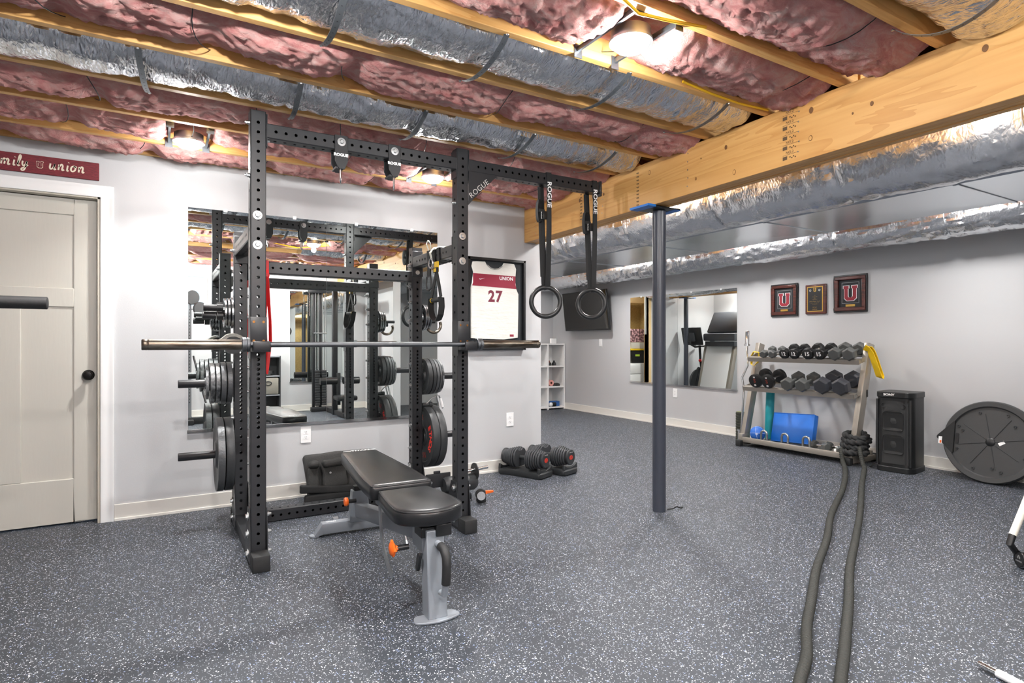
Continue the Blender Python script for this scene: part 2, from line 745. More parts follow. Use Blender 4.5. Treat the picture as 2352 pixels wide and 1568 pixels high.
kn.build('door_knob', mat('oil_rubbed_bronze', '#1C1A19', .32, .7), dr)

# ------------------------------------------------------------------ ceiling: joists, insulation, beam
ZJ = 2.345
BEAM_T = math.atan(.037)


def beam_front(y):
    return 2.857 + .037 * (y - YB)


JY = [-.96, -.54, -.11, .32, .745, 1.165, 1.58, 1.99, 2.40, 2.83, 3.255, 3.70, 4.165]
for jy in JY:
    x1 = beam_front(jy) + .004
    MB().b2((XL, jy - .019, ZJ), (x1 + .1, jy + .019, ZT)).build('joist', m_joist, ceiling, bevel=.003)
    MB().b2((x1 + .12, jy - .019, ZJ), (XR, jy + .019, ZT)).build('joist', m_joist, ceiling)
MB().b2((XL, YB - .04, ZJ + .02), (2.85, YB - .002, ZT)).build('joist', m_joist, ceiling)
for jy in (4.9, 5.35, 5.8, 6.25, 6.7, 7.15, 7.6, 8.05, 8.5):
    MB().b2((1.82, jy - .019, ZJ), (XR, jy + .019, ZT)).build('joist', m_joist, ceiling)


def batt(y0, y1, x0, x1, zb, bulge, seed, step=.0145, pins=(), flat=(), wires=True, edge=.07):
    nx = max(4, int((x1 - x0) / step))
    ny = max(6, int((y1 - y0) / step))
    vs, fs = [], []
    nz = noise.noise
    for i in range(nx + 1):
        x = x0 + (x1 - x0) * i / nx
        pk = 0.
        for q in pins:
            pk = max(pk, math.exp(-((x - q - .02 * math.sin(seed)) / .05) ** 2))
        fl = 0.
        for q in flat:
            fl = max(fl, math.exp(-((x - q) / .125) ** 4))
        for j in range(ny + 1):
            v = j / ny
            y = y0 + (y1 - y0) * v
            sh = math.sin(PI * v) ** .55
            P = Vector((x * 1.9, y * 3.0, seed * 3.7))
            w = nz(P) * .5
            Q = Vector((x * 4.5 + w * 1.8, y * 6.0 + w * 2.2, seed * 1.3))
            n1 = nz(Q)
            n2 = 1 - abs(nz(Vector((x * 11 + w * 3 + n1, y * 15 + n1 * 2, seed))))
            n3 = nz(Vector((x * 34 + n1 * 2.5, y * 46, seed * 2)))
            n4 = 1 - abs(nz(Vector((x * 23 - n1 * 3, y * 20 + w * 5, seed + 9))))
            z = zb + edge * (1 - sh) - bulge * sh * (1 + .7 * nz(Vector((x * 1.3, seed, 2.2)))) * (1 - .75 * pk) * (1 - fl)
            n5 = 1 - abs(nz(Vector((x * 41 + n2 * 4, y * 37 + n1 * 6, seed + 5))))
            z -= (n1 * .024 + (n2 - .6) * .023 + n3 * .008 + (n4 - .6) * .019 + (n5 - .6) * .013) * (.35 + .65 * sh) * (1 - .5 * pk) * (1 - .6 * fl)
            z += fl * .035
            yy = y + (n1 * .012 + n3 * .008) * (1 if 0 < j < ny else .6)
            vs.append((x + n2 * .012, yy, min(z, ZT - .02)))
    for i in range(nx):
        for j in range(ny):
            a = i * (ny + 1) + j
            fs.append((a, a + ny + 1, a + ny + 2, a + 1))
    mb = MB()
    mb.add(vs, fs)
    o = mb.build('insulation_batt', m_pink, ceiling, smooth=180, recalc=False)
    if wires:
        for q in pins:
            pts = []
            for j in range(9):
                v = j / 8
                sag = math.sin(PI * v)
                pts.append((q + .05 * math.sin(v * 3 + seed) - .03, y0 + (y1 - y0) * v, zb + edge * (1 - sag) * .8 - bulge * .55 * sag - .022))
            MB().tube(pts, .0022, 5).build('support_wire', m_black, o)
    return o


lamp_by_bay = {}
for lx, ly in LAMPS:
    lamp_by_bay.setdefault(round(ly, 1), []).append(lx)
full = [-1.28] + JY + [YB - .04]
rr = random.Random(3)
for k in range(len(full) - 1):
    a, b = full[k] + .019, full[k + 1] - .019
    if k == 0:
        a = YR
    mid = (a + b) / 2
    flat = [lx for lx, ly in LAMPS if a < ly < b and lx < 2.8]
    near = mid > 1.0
    pins = []
    q = XL + .3 + rr.random() * .5
    while q < 2.7:
        pins.append(q)
        q += .42 + rr.random() * .5
    foil_bay = abs(mid - 3.04) < .1 or abs(mid - 2.19) < .1 or abs(mid - .95) < .1
    xe = beam_front(mid) - .01
    if foil_bay:
        batt(a, b, XL, xe, 2.43, .015, k + 1.37, .0165, pins=pins, flat=[], wires=False, edge=.03)
    else:
        last = k == len(full) - 2
        batt(a - (.012 if near else 0), b + (.012 if near else 0), XL, xe, 2.385 if not last else 2.38, .052, k + 1.37,
             .0125 if near else .03, pins=pins, flat=flat, edge=.034)
for k in range(len(JY) - 1):
    if k % 1 == 0:
        a, b = JY[k] + .019, JY[k + 1] - .019
        batt(a, b, beam_front((a + b) / 2) + .16, XR, 2.42, .03, k + 51.3, .04, flat=[lx for lx, ly in LAMPS if a < ly < b and lx > 3], wires=False)
for k in range(9):
    a = 4.55 + .45 * k + .05 if k else 4.2
    b = (4.9, 5.35, 5.8, 6.25, 6.7, 7.15, 7.6, 8.05, 8.5)[k] - .019
    a = b - .41
    batt(a, b, 1.84, XR, 2.42, .03, k + 71.3, .045, flat=[lx for lx, ly in LAMPS if a < ly < b], wires=False)

# beam: four plies on edge
beam = thing('support_beam', 'long pine beam of laminated planks crossing the ceiling above the blue post', 'beam', (beam_front(YB), YB, 0), -BEAM_T)
Lf = YF - YB
for i in range(4):
    x = i * .0385
    MB().b2((x, -5.75, 2.05 + (.004 if i in (1, 2) else 0)), (x + .0372, Lf, ZJ - .002)).build('plank', m_beam, beam, bevel=.003, local=True)
m_knot = mat('knot_wood', '#6E4A28', .6)
m_knot2 = mat('knot_heart', '#9A6A38', .6)


def knot(y, z, r, filled=True):
    mb = MB()
    mb.lathe([(0, 0), (r, 0), (r * .96, .0012), (0, .0012)], (-.0006, y, z), (-1, 0, 0), 14)
    o = mb.build('knot', m_knot, beam, local=True)
    o.scale = (1, .72, 1)
    o.location = (0, y * .28, 0)
    if not filled:
        m2 = MB()
        m2.lathe([(0, 0), (r * .78, 0), (r * .76, .0014), (0, .0014)], (-.0012, y, z), (-1, 0, 0), 12)
        m2.build('knot_heart', m_knot2 if r < .012 else m_beam, o, local=True)


# (distance along the beam from the partition, height) of the knots the photo shows
for yy, z, r, fl in ((-2.818, 2.283, .016, True), (-3.112, 2.212, .011, True), (-3.541, 2.272, .015, True), (-2.815, 2.147, .014, False), (-2.294, 2.253, .013, True),
                     (-2.352, 2.097, .015, False), (-3.025, 2.197, .006, True), (-1.167, 2.234, .011, True), (-.864, 2.253, .016, True), (-1.658, 2.27, .016, False),
                     (-2.108, 2.24, .005, True), (-2.067, 2.13, .010, False), (-.42, 2.20, .012, True), (-4.6, 2.2, .015, True), (.9, 2.2, .014, True)):
    knot(yy, z, r, fl)
ink = mat('stamp_ink', '#5A4630', .7)
MW = lambda y, z: basis((0, 0, 1), (0, 1, 0), (-1, 0, 0), (-.0006, y, z))
for i in range(5):
    text('grade_stamp', 'NO.2', .019, ink, beam, ROOTM[beam.name].inverted() @ basis((0, -1, 0), (0, 0, 1), (-1, 0, 0), (-.0008, -2.70, 2.315 - i * .051)), .0002)
    mb = MB()
    mb.b2((-.0008, -2.745, 2.3035 - i * .051), (0, -2.66, 2.305 - i * .051))
    mb.b2((-.0008, -2.685, 2.28 - i * .051), (0, -2.66, 2.298 - i * .051))
    for q in range(4):
        mb.b2((-.0008, -2.735 + q * .010, 2.281 - i * .051 + (q % 2) * .006), (0, -2.728 + q * .010, 2.287 - i * .051 + (q % 2) * .006))
    mb.build('stamp_mark', ink, beam, local=True)
for yy in (-1.541, -.881):
    mb = MB()
    for q in range(10 if yy < -1 else 9):
        zz = 2.30 - q * .024
        mb.b2((-.0008, yy - .012, zz - .008), (0, yy + .012, zz - .002))
        mb.b2((-.0008, yy - .014, zz - .012), (0, yy + .004, zz - .0105))
    mb.build('stamp_mark', ink, beam, local=True)
nl = MB()
for yy in (-.2, -.9, -1.15, -2.0, -2.75):
    for zz in (2.10, 2.15, 2.2, 2.25, 2.3):
        nl.lathe([(0, 0), (.004, 0), (.004, .0012), (0, .0015)], (-.0005, yy + .01 * math.sin(zz * 60), zz), (-1, 0, 0), 8)
stuff(nl.build('nail_heads', m_zinc, beam, local=True))

# foil-wrapped ducts in three joist bays, with hanger straps
def foil_duct(yc, hw, hz, zc, x0, x1, seed, label):
    n, L = 34, int((x1 - x0) / .016)
    vs, fs = [], []
    t = thing('foil_duct', label, 'duct', (x0, yc, zc), 0, 'foil ducts slung between the joists')
    for i in range(L + 1):
        x = x0 + (x1 - x0) * i / L
        pinch = max(math.exp(-((x - q) / .035) ** 2) for q in [-.07 + .625 * k for k in range(-3, 5)] + [-.38, .28, .86])
        sw = nz_(x * 1.6, seed, 0) * .012
        for k in range(n):
            a = 2 * PI * k / n
            wr = nz_(x * 26 + seed, math.cos(a) * 3, math.sin(a) * 3) * .009 + nz_(x * 60, math.cos(a) * 4 + seed, math.sin(a) * 4) * .005 + nz_(x * 8, math.cos(a) * 2, math.sin(a) * 2 + seed) * .014
            f = 1 - .10 * pinch
            vs.append((x, yc + math.cos(a) * (hw + wr) * (1 - .05 * pinch), zc + sw + math.sin(a) * (hz * f + wr)))
    for i in range(L):
        for k in range(n):
            l = (k + 1) % n
            fs.append((i * n + k, i * n + l, (i + 1) * n + l, (i + 1) * n + k))
    fs.append(tuple(range(n)))
    fs.append(tuple(range(L * n, (L + 1) * n)))
    mb = MB()
    mb.add(vs, fs)
    mb.build('foil_wrap', m_foilx, t, smooth=32)
    return t


def nz_(a, b, c):
    return noise.noise(Vector((a, b, c)))


d1 = foil_duct(3.085, .150, .085, 2.405, XL + .1, beam_front(3.1) - .03, 1.3, 'crinkled silver foil duct slung in the joist bay above the rack front')
d2 = foil_duct(2.205, .165, .085, 2.41, XL + .1, beam_front(2.2) - .03, 5.1, 'crinkled silver foil duct two joist bays nearer than the rack front')
d3 = foil_duct(.955, .175, .13, 2.43, 1.6, beam_front(.95) - .02, 8.8, 'short golden-lit foil duct bulging beside the near end of the beam')


def hanger(x, y0, y1, dip, lean, label, group):
    pts = []
    for i in range(13):
        v = i / 12
        pts.append((x + lean * v, y0 + (y1 - y0) * v, ZJ - .003 - dip * math.sin(PI * v) ** .8))
    mb = MB()
    mb.strap(pts, .024, .0018, (1, 0, 0))
    o = mb.build('hanger_strap', m_strapm)
    tag(o, label, 'strap', group)
    for i in (0, 12):
        p = pts[i]
        MB().lathe([(0, 0), (.006, 0), (.005, .003), (0, .004)], (p[0], p[1] + (.004 if i else -.004), p[2] - .001), (0, 0, -1), 8).build('nail', m_zinc, o)
    dk = MB()
    for i in range(1, 12):
        p = pts[i]
        dk.lathe([(0, 0), (.003, 0), (.003, .0006), (0, .0006)], (p[0], p[1], p[2] - .0009), (0, 0, -1), 6)
    stuff(dk.build('punched_holes', m_black, o))


g1, g2 = 'straps under the foil duct above the rack', 'straps under the nearer foil duct'
for k, (x, w) in enumerate(((-.075, 'leftmost of the straps under the rack-side foil duct'), (.565, 'steel strap just left of the tall left rack upright'),
                            (1.19, 'steel strap above the pull-up bar hangers'), (1.86, 'steel strap above the gusset of the rack'),
                            (2.47, 'steel strap of the rack-side duct closest to the beam'))):
    hanger(x, 2.85, 3.33, .045, .035, w + ', punched steel', g1)
for k, (x, w) in enumerate(((.542, 'wide punched strap at the top left of the nearer foil duct'), (1.165, 'punched strap second from the left under the nearer foil duct'),
                            (1.80, 'punched strap below the bright ceiling lamp'), (2.455, 'punched strap of the nearer duct next to the beam'))):
    hanger(x, 1.985, 2.44, .055, .02, w, g2)
hanger(2.415, .80, 1.19, .09, .005, 'grey strap under the golden-lit foil duct near the beam end', None)

# yellow cable stapled along a joist
yc = mat('yellow_cable', '#E3B21F', .45)
tag(MB().tube([(1.15, 1.45, 2.36), (1.3, 1.52, 2.325), (1.45, 1.555, 2.30), (1.6, 1.56, 2.32), (1.8, 1.56, 2.35)], .006, 8).build('electric_cable', yc),
    'yellow electric cable looping out of the pink insulation by the bright lamp', 'cable')
tag(MB().tube([(2.1, 1.955, 2.36), (2.3, 1.962, 2.35), (2.5, 1.962, 2.345), (2.72, 1.95, 2.35)], .006, 8).build('electric_cable', yc),
    'yellow electric cable running along a joist towards the beam', 'cable')

# ------------------------------------------------------------------ recessed lamps
lamp_labels = ['bright round lamp in the ceiling bay nearest the middle top of the room', 'bright round lamp high left of the rack near the red sign',
               'bright round lamp behind the pull-up bar of the rack', 'round lamp in the ceiling left of the camera',
               'round fill lamp added in the ceiling behind the camera on the door side', 'round fill lamp added in the ceiling above the cable machine',
               'round lamp behind the beam at its near end', 'round lamp behind the beam beside the blue post', 'round lamp behind the beam in the far room',
               'round lamp between the wrapped ducts above the loudspeaker', 'round lamp between the wrapped ducts above the dumbbell rack',
               'round lamp between the ducts seen glowing behind the hanging rings', 'round lamp near the storage doorway in the far wall', 'round lamp added to brighten the alcove just behind the partition',
               'round lamp added to brighten the alcove above the treadmill', 'round lamp added to brighten the storage room']
m_can = mat('lamp_can_steel', '#AEB2B4', .35, .9)
for (lx, ly), lab, dim, gf in zip(LAMPS, lamp_labels, LAMP_F, GLOW_F):
    t = thing('ceiling_lamp', lab, 'lamp', (lx, ly, ZJ), 0, 'recessed ceiling lamps')
    z = ZJ - .022
    mb = MB()
    mb.lathe([(.074, .0), (.086, .0), (.086, .010), (.078, .014), (.078, .05), (.03, .06), (0, .06), ], (lx, ly, z), (0, 0, 1), 24, cap=False)
    mb.build('lamp_can', m_can, t)
    mb = MB()
    mb.lathe([(0, -.036), (.028, -.034), (.054, -.025), (.070, -.010), (.075, .002), (0, .004)], (lx, ly, z), (0, 0, 1), 24)
    mb.build('lens', m_lamp, t)
    mb = MB()
    lo = max([j for j in JY + [4.9, 5.35, 5.8, 6.25, 6.7, 7.15, 7.6, 8.05] if j < ly] or [YR]) + .019
    lo = max(lo, ly - .22)
    hi = min([j for j in JY + [YB - .02, 4.9, 5.35, 5.8, 6.25, 6.7, 7.15, 7.6, 8.05, 8.5] if j > ly + .01] or [ly + .22]) - .019
    for sx in (-.10, .10):
        mb = MB()
        mb.b2((lx + sx - .006, lo, z + .03), (lx + sx + .006, hi, z + .05))
        mb.b2((lx + sx - .02, lo, z + .005), (lx + sx + .02, lo + .003, z + .06))
        mb.b2((lx + sx - .02, hi - .003, z + .005), (lx + sx + .02, hi, z + .06))
        mb.build('bar_hanger', m_strapm, t)
    if lx < 2.8 and ly > 1:
        mb = MB()
        mb.tube([(lx - .08, ly, z + .1), (lx - .13, ly + .02, z + .03), (lx - .19, ly + .03, z + .04), (lx - .2, ly + .05, z + .09), (lx - .14, ly + .06, z + .13)], .007, 8)
        mb.build('flex_conduit', m_zinc, t)
    for kind, w in (('AREA', LAMP_W), ('POINT', GLOW_W)):
        L = bpy.data.lights.new('lamp_light', kind)
        L.energy = w * dim * (1 if kind == 'AREA' else gf)
        L.color = LAMP_C
        if kind == 'AREA':
            L.spread = math.radians(128)
            L.shape = 'DISK'
            L.size = .11
        else:
            L.shadow_soft_size = .027
        lo_ = bpy.data.objects.new('lamp_light', L)
        COL.objects.link(lo_)
        lo_.location = (lx, ly, z - (.038 if kind == 'AREA' else .068))

# ------------------------------------------------------------------ big ducts on the far side of the beam
def wrapped_duct(xc, zc, r, y0, y1, seed, bands, label):
    t = thing('wrapped_duct', label, 'duct', (xc, y0, zc), 0, 'large foil-wrapped round ducts')
    n, L = 56, int((y1 - y0) / .017)
    vs, fs = [], []
    for i in range(L + 1):
        y = y0 + (y1 - y0) * i / L
        pinch = max(math.exp(-((y - q) / .03) ** 2) for q in bands)
        puff = max(math.exp(-((y - q) / .22) ** 2) for q in bands)
        for k in range(n):
            a = 2 * PI * k / n
            ca, sa = math.cos(a), math.sin(a)
            wr = nz_(y * 16 + seed, ca * 4, sa * 4) * .006 * (.8 + 1.4 * puff) + nz_(y * 3, ca * 1.5 + seed, sa * 1.5) * .012 + nz_(y * 6 + ca * 5, ca * 9, sa * 9 + seed) * .006 + (.5 - abs(nz_(y * 9 + ca * 3 + seed, ca * 6, sa * 6 + y * 2))) * .010
            q = r + wr - .009 * pinch
            vs.append((xc + ca * q, y, zc + sa * q))
    for i in range(L):
        for k in range(n):
            l = (k + 1) % n
            fs.append((i * n + k, i * n + l, (i + 1) * n + l, (i + 1) * n + k))
    fs.append(tuple(range(n)))
    fs.append(tuple(range(L * n, (L + 1) * n)))
    mb = MB()
    mb.add(vs, fs)
    mb.build('foil_wrap', m_foily, t, smooth=30)
    for q in bands:
        mb = MB()
        mb.torus((xc, q, zc), (0, 1, 0), r - .005, .0035, 40, 6)
        mb.build('duct_band', m_galv, t)


wrapped_duct(3.70, 2.24, .225, YR + .05, YF - .05, 2.2, [.2, 1.15, 2.05, 3.0, 3.95, 4.9, 5.9, 6.9, 7.8], 'thick foil-wrapped round duct running beside the beam')
wrapped_duct(5.72, 2.195, .165, YR + .05, YF - .05, 6.4, [.6, 1.5, 2.35, 3.3, 4.3, 5.3, 6.3, 7.3], 'slimmer foil-wrapped round duct above the dumbbell wall')
t = thing('trunk_duct', 'flat rectangular sheet metal duct between the two foil-wrapped round ducts', 'duct', (4.4, 4, 2.2))
ys = [YR + .05, .35, 1.62, 2.88, 4.14, 5.40, 6.66, 7.9]
for a, b in zip(ys, ys[1:]):
    x0, x1, z0, z1 = 3.98, 4.80, 2.06, 2.335
    mb = MB()
    c = ((x0 + x1) / 2, (a + b) / 2, z0 - .007)
    mb.add([(x0, a, z0), (x1, a, z0), (x1, b, z0), (x0, b, z0), c], [(0, 1, 4), (1, 2, 4), (2, 3, 4), (3, 0, 4)])
    for x in (x0, x1):
        c = (x - .005 if x == x0 else x + .005, (a + b) / 2, (z0 + z1) / 2)
        mb.add([(x, a, z0), (x, b, z0), (x, b, z1), (x, a, z1), c], [(0, 1, 4), (1, 2, 4), (2, 3, 4), (3, 0, 4)])
    mb.add([(x0, a, z1), (x1, a, z1), (x1, b, z1), (x0, b, z1)], [(0, 1, 2, 3)])
    mb.build('duct_section', m_galv, t, smooth=0)
    mb = MB()
    mb.b2((x0 - .006, b - .014, z0 - .006), (x1 + .006, b + .014, z0))
    mb.b2((x0 - .006, b - .010, z0), (x0, b + .010, z1))
    mb.b2((x1, b - .010, z0), (x1 + .006, b + .010, z1))
    mb.build('duct_seam', m_galv, t, bevel=.002)

# steel posts under the beam
m_post = mat('blue_grey_post_paint', '#363A44', .34, bump=(70, .05))
for i, (px, py, lab) in enumerate(((2.915, 2.925, 'dark blue-grey round steel post standing in the middle of the gym floor'),
                                   (2.99, 8.38, 'dark steel post by the far wall, seen in the exercise mirror'))):
    t = thing('steel_post', lab, 'post', (px, py, 0))
    mb = MB()
    mb.lathe([(.0445, 0), (.0445, 2.03)], (px, py, 0), (0, 0, 1), 32)
    mb.build('post_tube', m_post, t)
    mb = MB()
    mb.rbox((px - .03, py, 2.041), (.30, .16, .012), .002)
    mb.build('top_plate', m_black, t)
    for lo, hi in (((px - .185, py - .088, 2.034), (px - .115, py + .088, 2.049)), ((px + .06, py - .084, 2.033), (px + .125, py + .084, 2.0355))):
        MB().b2(lo, hi).build('painters_tape', m_bluetape, t, bevel=.001)
tag(MB().tube([(2.965, 2.90, .008), (3.0, 2.885, .012), (3.04, 2.885, .02), (3.07, 2.88, .008), (3.10, 2.89, .006)], .0045, 6).build('floor_cable', m_blackp),
    'short black cable end poking out of the floor beside the blue-grey post', 'cable')

# ------------------------------------------------------------------ wall mirror, outlets, sign, jersey
def wall_mirror(label, lo, hi, seams, axis, face):
    """lo/hi: extents along the wall (a) and in z; axis 'x' (wall faces -+Y) or 'y'; face = plane coordinate and outward sign"""
    pc, sg = face
    t = thing('wall_mirror', label, 'mirror', ((lo[0] + hi[0]) / 2, pc, lo[1]) if axis == 'x' else (pc, (lo[0] + hi[0]) / 2, lo[1]))

    def bx(mb, a0, a1, d0, d1, z0, z1):
        if axis == 'x':
            mb.b2((a0, pc + sg * d0, z0), (a1, pc + sg * d1, z1))
        else:
            mb.b2((pc + sg * d0, a0, z0), (pc + sg * d1, a1, z1))
    cuts = [lo[0]] + seams + [hi[0]]
    for a, b in zip(cuts, cuts[1:]):
        mb = MB()
        bx(mb, a + .0012, b - .0012, .002, .008, lo[1], hi[1])
        mb.build('mirror_panel', m_mirror, t, smooth=0)
    mb = MB()
    bx(mb, lo[0] - .005, hi[0] + .005, .0005, .016, lo[1] - .014, lo[1] - .001)
    bx(mb, lo[0] - .005, hi[0] + .005, .0105, .016, lo[1] - .001, lo[1] + .006)
    mb.build('bottom_channel', m_chrome, t)
    for a, b in zip(cuts, cuts[1:]):
        for f in (.25, .75):
            mb = MB()
            c = a + (b - a) * f
            bx(mb, c - .012, c + .012, .0005, .012, hi[1] + .001, hi[1] + .012)
            bx(mb, c - .012, c + .012, .009, .012, hi[1] - .01, hi[1] + .001)
            mb.build('mirror_clip', m_whitep, t)


wall_mirror('wide frameless mirror on the grey wall behind the squat rack', (.168, .545), (1.994, 2.057), [1.085], 'x', (YB, -1))
wall_mirror('frameless mirror on the far grey wall between television and dumbbell rack', (4.757, .566), (6.655, 1.81), [5.72], 'y', (XR, -1))
wall_mirror('frameless mirror on the wall behind the cable machine', (1.862, .49), (2.80, 2.0), [], 'x', (YR, 1))


def outlet(label, p, axis, kind='outlet'):
    t = thing('wall_outlet' if kind == 'outlet' else 'light_switch', label, 'outlet' if kind == 'outlet' else 'switch', p, group='white wall plates' if kind == 'outlet' else None)
    M = FACE_S(p) if axis == 's' else FACE_W(p)
    mb = MB()
    h, w = .06, .037
    mb.prism([(-w, -h), (w, -h), (w, h), (-w, h)], M, .006)
    mb.build('cover_plate', m_whitep, t, bevel=.002)
    if kind == 'outlet':
        for s in (-1, 1):
            mb = MB()
            pts = [(.017 * math.cos(a), s * .019 + max(-.013, min(.013, .017 * math.sin(a)))) for a in [2 * PI * k / 20 for k in range(20)]]
            mb.prism(pts, M, .0075)
            r = mb.build('receptacle', m_whitep, t)
            mb = MB()
            for dx in (-.006, .006):
                mb.prism([(dx - .001, s * .019), (dx + .001, s * .019), (dx + .001, s * .019 + .008), (dx - .001, s * .019 + .008)], M, .0079)
            mb.prism([(.003 * math.cos(a), s * .019 - .006 + .003 * math.sin(a)) for a in [2 * PI * k / 8 for k in range(8)]], M, .0079)
            stuff(mb.build('socket_slots', m_blackp, r))
    else:
        mb = MB()
        mb.prism([(-.016, -.033), (.016, -.033), (.016, .033), (-.016, .033)], M, .009)
        mb.build('rocker', m_whitep, t, bevel=.002)


outlet('white double outlet under the big mirror behind the weight bench', (.936, YB, .457), 's')
outlet('white double outlet on the wall below the framed jersey', (2.70, YB, .453), 's')
outlet('white outlet plate below the far mirror, right of the steel post', (XR, 5.767, .456), 'w')
outlet('white switch plate on the grey wall under the television', (XR, 7.349, 1.14), 'w', 'switch')

# red wooden sign over the door
m_signp = mat('weathered_red_paint', '#7A1F2B', .6, bump=(40, .12, (3, 20, 20)), var=(16, '#5E1620', 1.3))
m_cream = mat('cream_lettering', '#E3D8C3', .6)
t = thing('wall_sign', 'long dark red wooden sign with cream script above the door', 'sign', (-.95, YB, 2.216))
mb = MB()
mb.b2((-1.59, YB - .018, 2.163), (-.324, YB - .001, 2.272))
mb.build('board', m_signp, t, bevel=.003)
# brush script built from strokes in a unit em (x right, y up, x-height 1)
GLY = {
    'f': (.75, [[(.55, 1.9), (.35, 2.05), (.22, 1.7), (.2, 0), (.12, -.5), (-.05, -.6)], [(-.05, .95), (.5, 1.05)]]),
    'a': (1.05, [[(.78, .95), (.4, 1.02), (.08, .6), (.1, .12), (.35, .02), (.65, .35), (.8, .95), (.72, .2), (.85, 0), (1.0, .15)]]),
    'm': (1.55, [[(.1, .95), (.12, 0)], [(.12, .55), (.4, 1.0), (.58, .8), (.58, .02)], [(.58, .55), (.88, 1.0), (1.08, .8), (1.08, .15), (1.2, 0), (1.38, .18)]]),
    'i': (.5, [[(.12, .95), (.12, .15), (.22, 0), (.36, .12)], [(.16, 1.42), (.18, 1.5)]]),
    'l': (.62, [[(.12, .2), (.42, 1.4), (.36, 1.85), (.2, 1.8), (.14, .8), (.18, .12), (.32, 0), (.48, .15)]]),
    'y': (1.0, [[(.08, .95), (.1, .4), (.3, .1), (.55, .35), (.72, .95)], [(.74, .95), (.62, -.25), (.42, -.72), (.15, -.7), (.12, -.45), (.5, -.15), (.95, .3)]]),
    'u': (1.05, [[(.08, .95), (.08, .3), (.25, .02), (.55, .25), (.72, .95)], [(.72, .95), (.7, .18), (.82, 0), (.98, .15)]]),
    'n': (1.05, [[(.1, .95), (.12, 0)], [(.12, .5), (.42, 1.0), (.64, .78), (.64, .15), (.76, 0), (.92, .18)]]),
    'o': (.98, [[(.5, .98), (.14, .78), (.08, .3), (.32, .02), (.66, .22), (.72, .7), (.5, .98), (.55, .8), (.9, .88)]]),
}


def brush(word, x0, zbase, xh, parent, adv=1.0):
    x = x0
    for ch in word:
        w, strokes = GLY[ch]
        mb = MB()
        for st_ in strokes:
            P3 = [Vector((x + (p[0] + p[1] * .16) * xh * .95, YB - .0190, zbase + p[1] * xh)) for p in st_]
            # smooth the stroke
            out = []
            for i in range(len(P3) - 1):
                a_, b_, c_, d_ = P3[max(0, i - 1)], P3[i], P3[i + 1], P3[min(len(P3) - 1, i + 2)]
                for k in range(5):
                    tt = k / 5
                    out.append(.5 * ((2 * b_) + (c_ - a_) * tt + (2 * a_ - 5 * b_ + 4 * c_ - d_) * tt * tt + (3 * b_ - a_ - 3 * c_ + d_) * tt ** 3))
            out.append(P3[-1])
            wd = []
            for i in range(len(out)):
                tg = (out[min(i + 1, len(out) - 1)] - out[max(i - 1, 0)])
                wd.append(Vector((-tg.z, 0, tg.x)) if tg.length > 1e-6 else Vector((1, 0, 0)))
            mb.strap(out, xh * .235, .0012, wd)
        mb.build('letter', m_cream, parent, smooth=0)
        x += w * xh * adv
    return x


brush('family', -.868, 2.197, .0335, t, 1.08)
brush('union', -.575, 2.199, .0355, t, 1.12)


def block_u(mb, M, w, h, d, th=.30, serif=.14, inner=False):
    """collegiate block U outline built from its strokes"""
    a = w / 2
    s = w * th
    e = w * serif * .5
    c = w * .2
    out = [(-a - e, h), (-a + s + e, h), (-a + s + e, h * .80), (-a + s, h * .80), (-a + s, h * .30), (-a + s + c * .45, h * .22), (a - s - c * .45, h * .22), (a - s, h * .30),
           (a - s, h * .80), (a - s - e, h * .80), (a - s - e, h), (a + e, h), (a + e, h * .80), (a, h * .80), (a, h * .17), (a - c * 1.1, 0), (-a + c * 1.1, 0), (-a, h * .17), (-a, h * .80), (-a - e, h * .80)]
    mb.prism(out, M, d)


mb = MB()
block_u(mb, basis((1, 0, 0), (0, 0, 1), (0, -1, 0), (-.618, YB - .0185, 2.196)), .030, .042, .0011, th=.34)
u = mb.build('emblem', m_cream, t)
mb = MB()
block_u(mb, basis((1, 0, 0), (0, 0, 1), (0, -1, 0), (-.618, YB - .0185, 2.1985)), .026, .037, .0018, th=.26)
mb.build('emblem_inset', m_signp, u)

# framed jersey
t = thing('framed_jersey', 'white sleeveless sports jersey numbered 27 in a black wall frame', 'picture', (2.56, YB, 1.08))
fx0, fx1, fz0, fz1 = 2.262, 2.842, 1.078, 1.878
mb = MB()
for lo, hi in (((fx0, fz0), (fx0 + .022, fz1)), ((fx1 - .022, fz0), (fx1, fz1)), ((fx0, fz0), (fx1, fz0 + .022)), ((fx0, fz1 - .022), (fx1, fz1))):
    mb.b2((lo[0], YB - .045, lo[1]), (hi[0], YB - .001, hi[1]))
mb.build('frame', m_blackp, t, bevel=.002)
mb = MB()
mb.b2((fx0 + .02, YB - .012, fz0 + .02), (fx1 - .02, YB - .004, fz1 - .02))
mb.build('backing', mat('dark_felt', '#303438', .9), t)
m_jer = mat('jersey_cloth', '#DDDCD6', .75, bump=(14, .25, (1, 1, 3)))
m_mar = mat('maroon_cloth', '#8B2238', .7)
jc = 2.53
half = [(.045, 1.838), (.075, 1.812), (.09, 1.79)]
outl = [(-.175, 1.845), (-.095, 1.848), (-.075, 1.815), (-.04, 1.79), (0, 1.783), (.04, 1.79), (.075, 1.815), (.095, 1.848), (.20, 1.845), (.222, 1.80),
        (.212, 1.70), (.224, 1.62), (.246, 1.575), (.244, 1.40), (.240, 1.185), (.10, 1.168), (-.10, 1.172), (-.235, 1.18), (-.238, 1.45), (-.246, 1.59), (-.222, 1.66), (-.208, 1.75), (-.226, 1.80), (-.215, 1.84)]
mb = MB()
mb.prism(outl, basis((1, 0, 0), (0, 0, 1), (0, -1, 0), (jc, YB - .014, 0)), .012)
j = mb.build('jersey', m_jer, t, bevel=.003)
mb = MB()
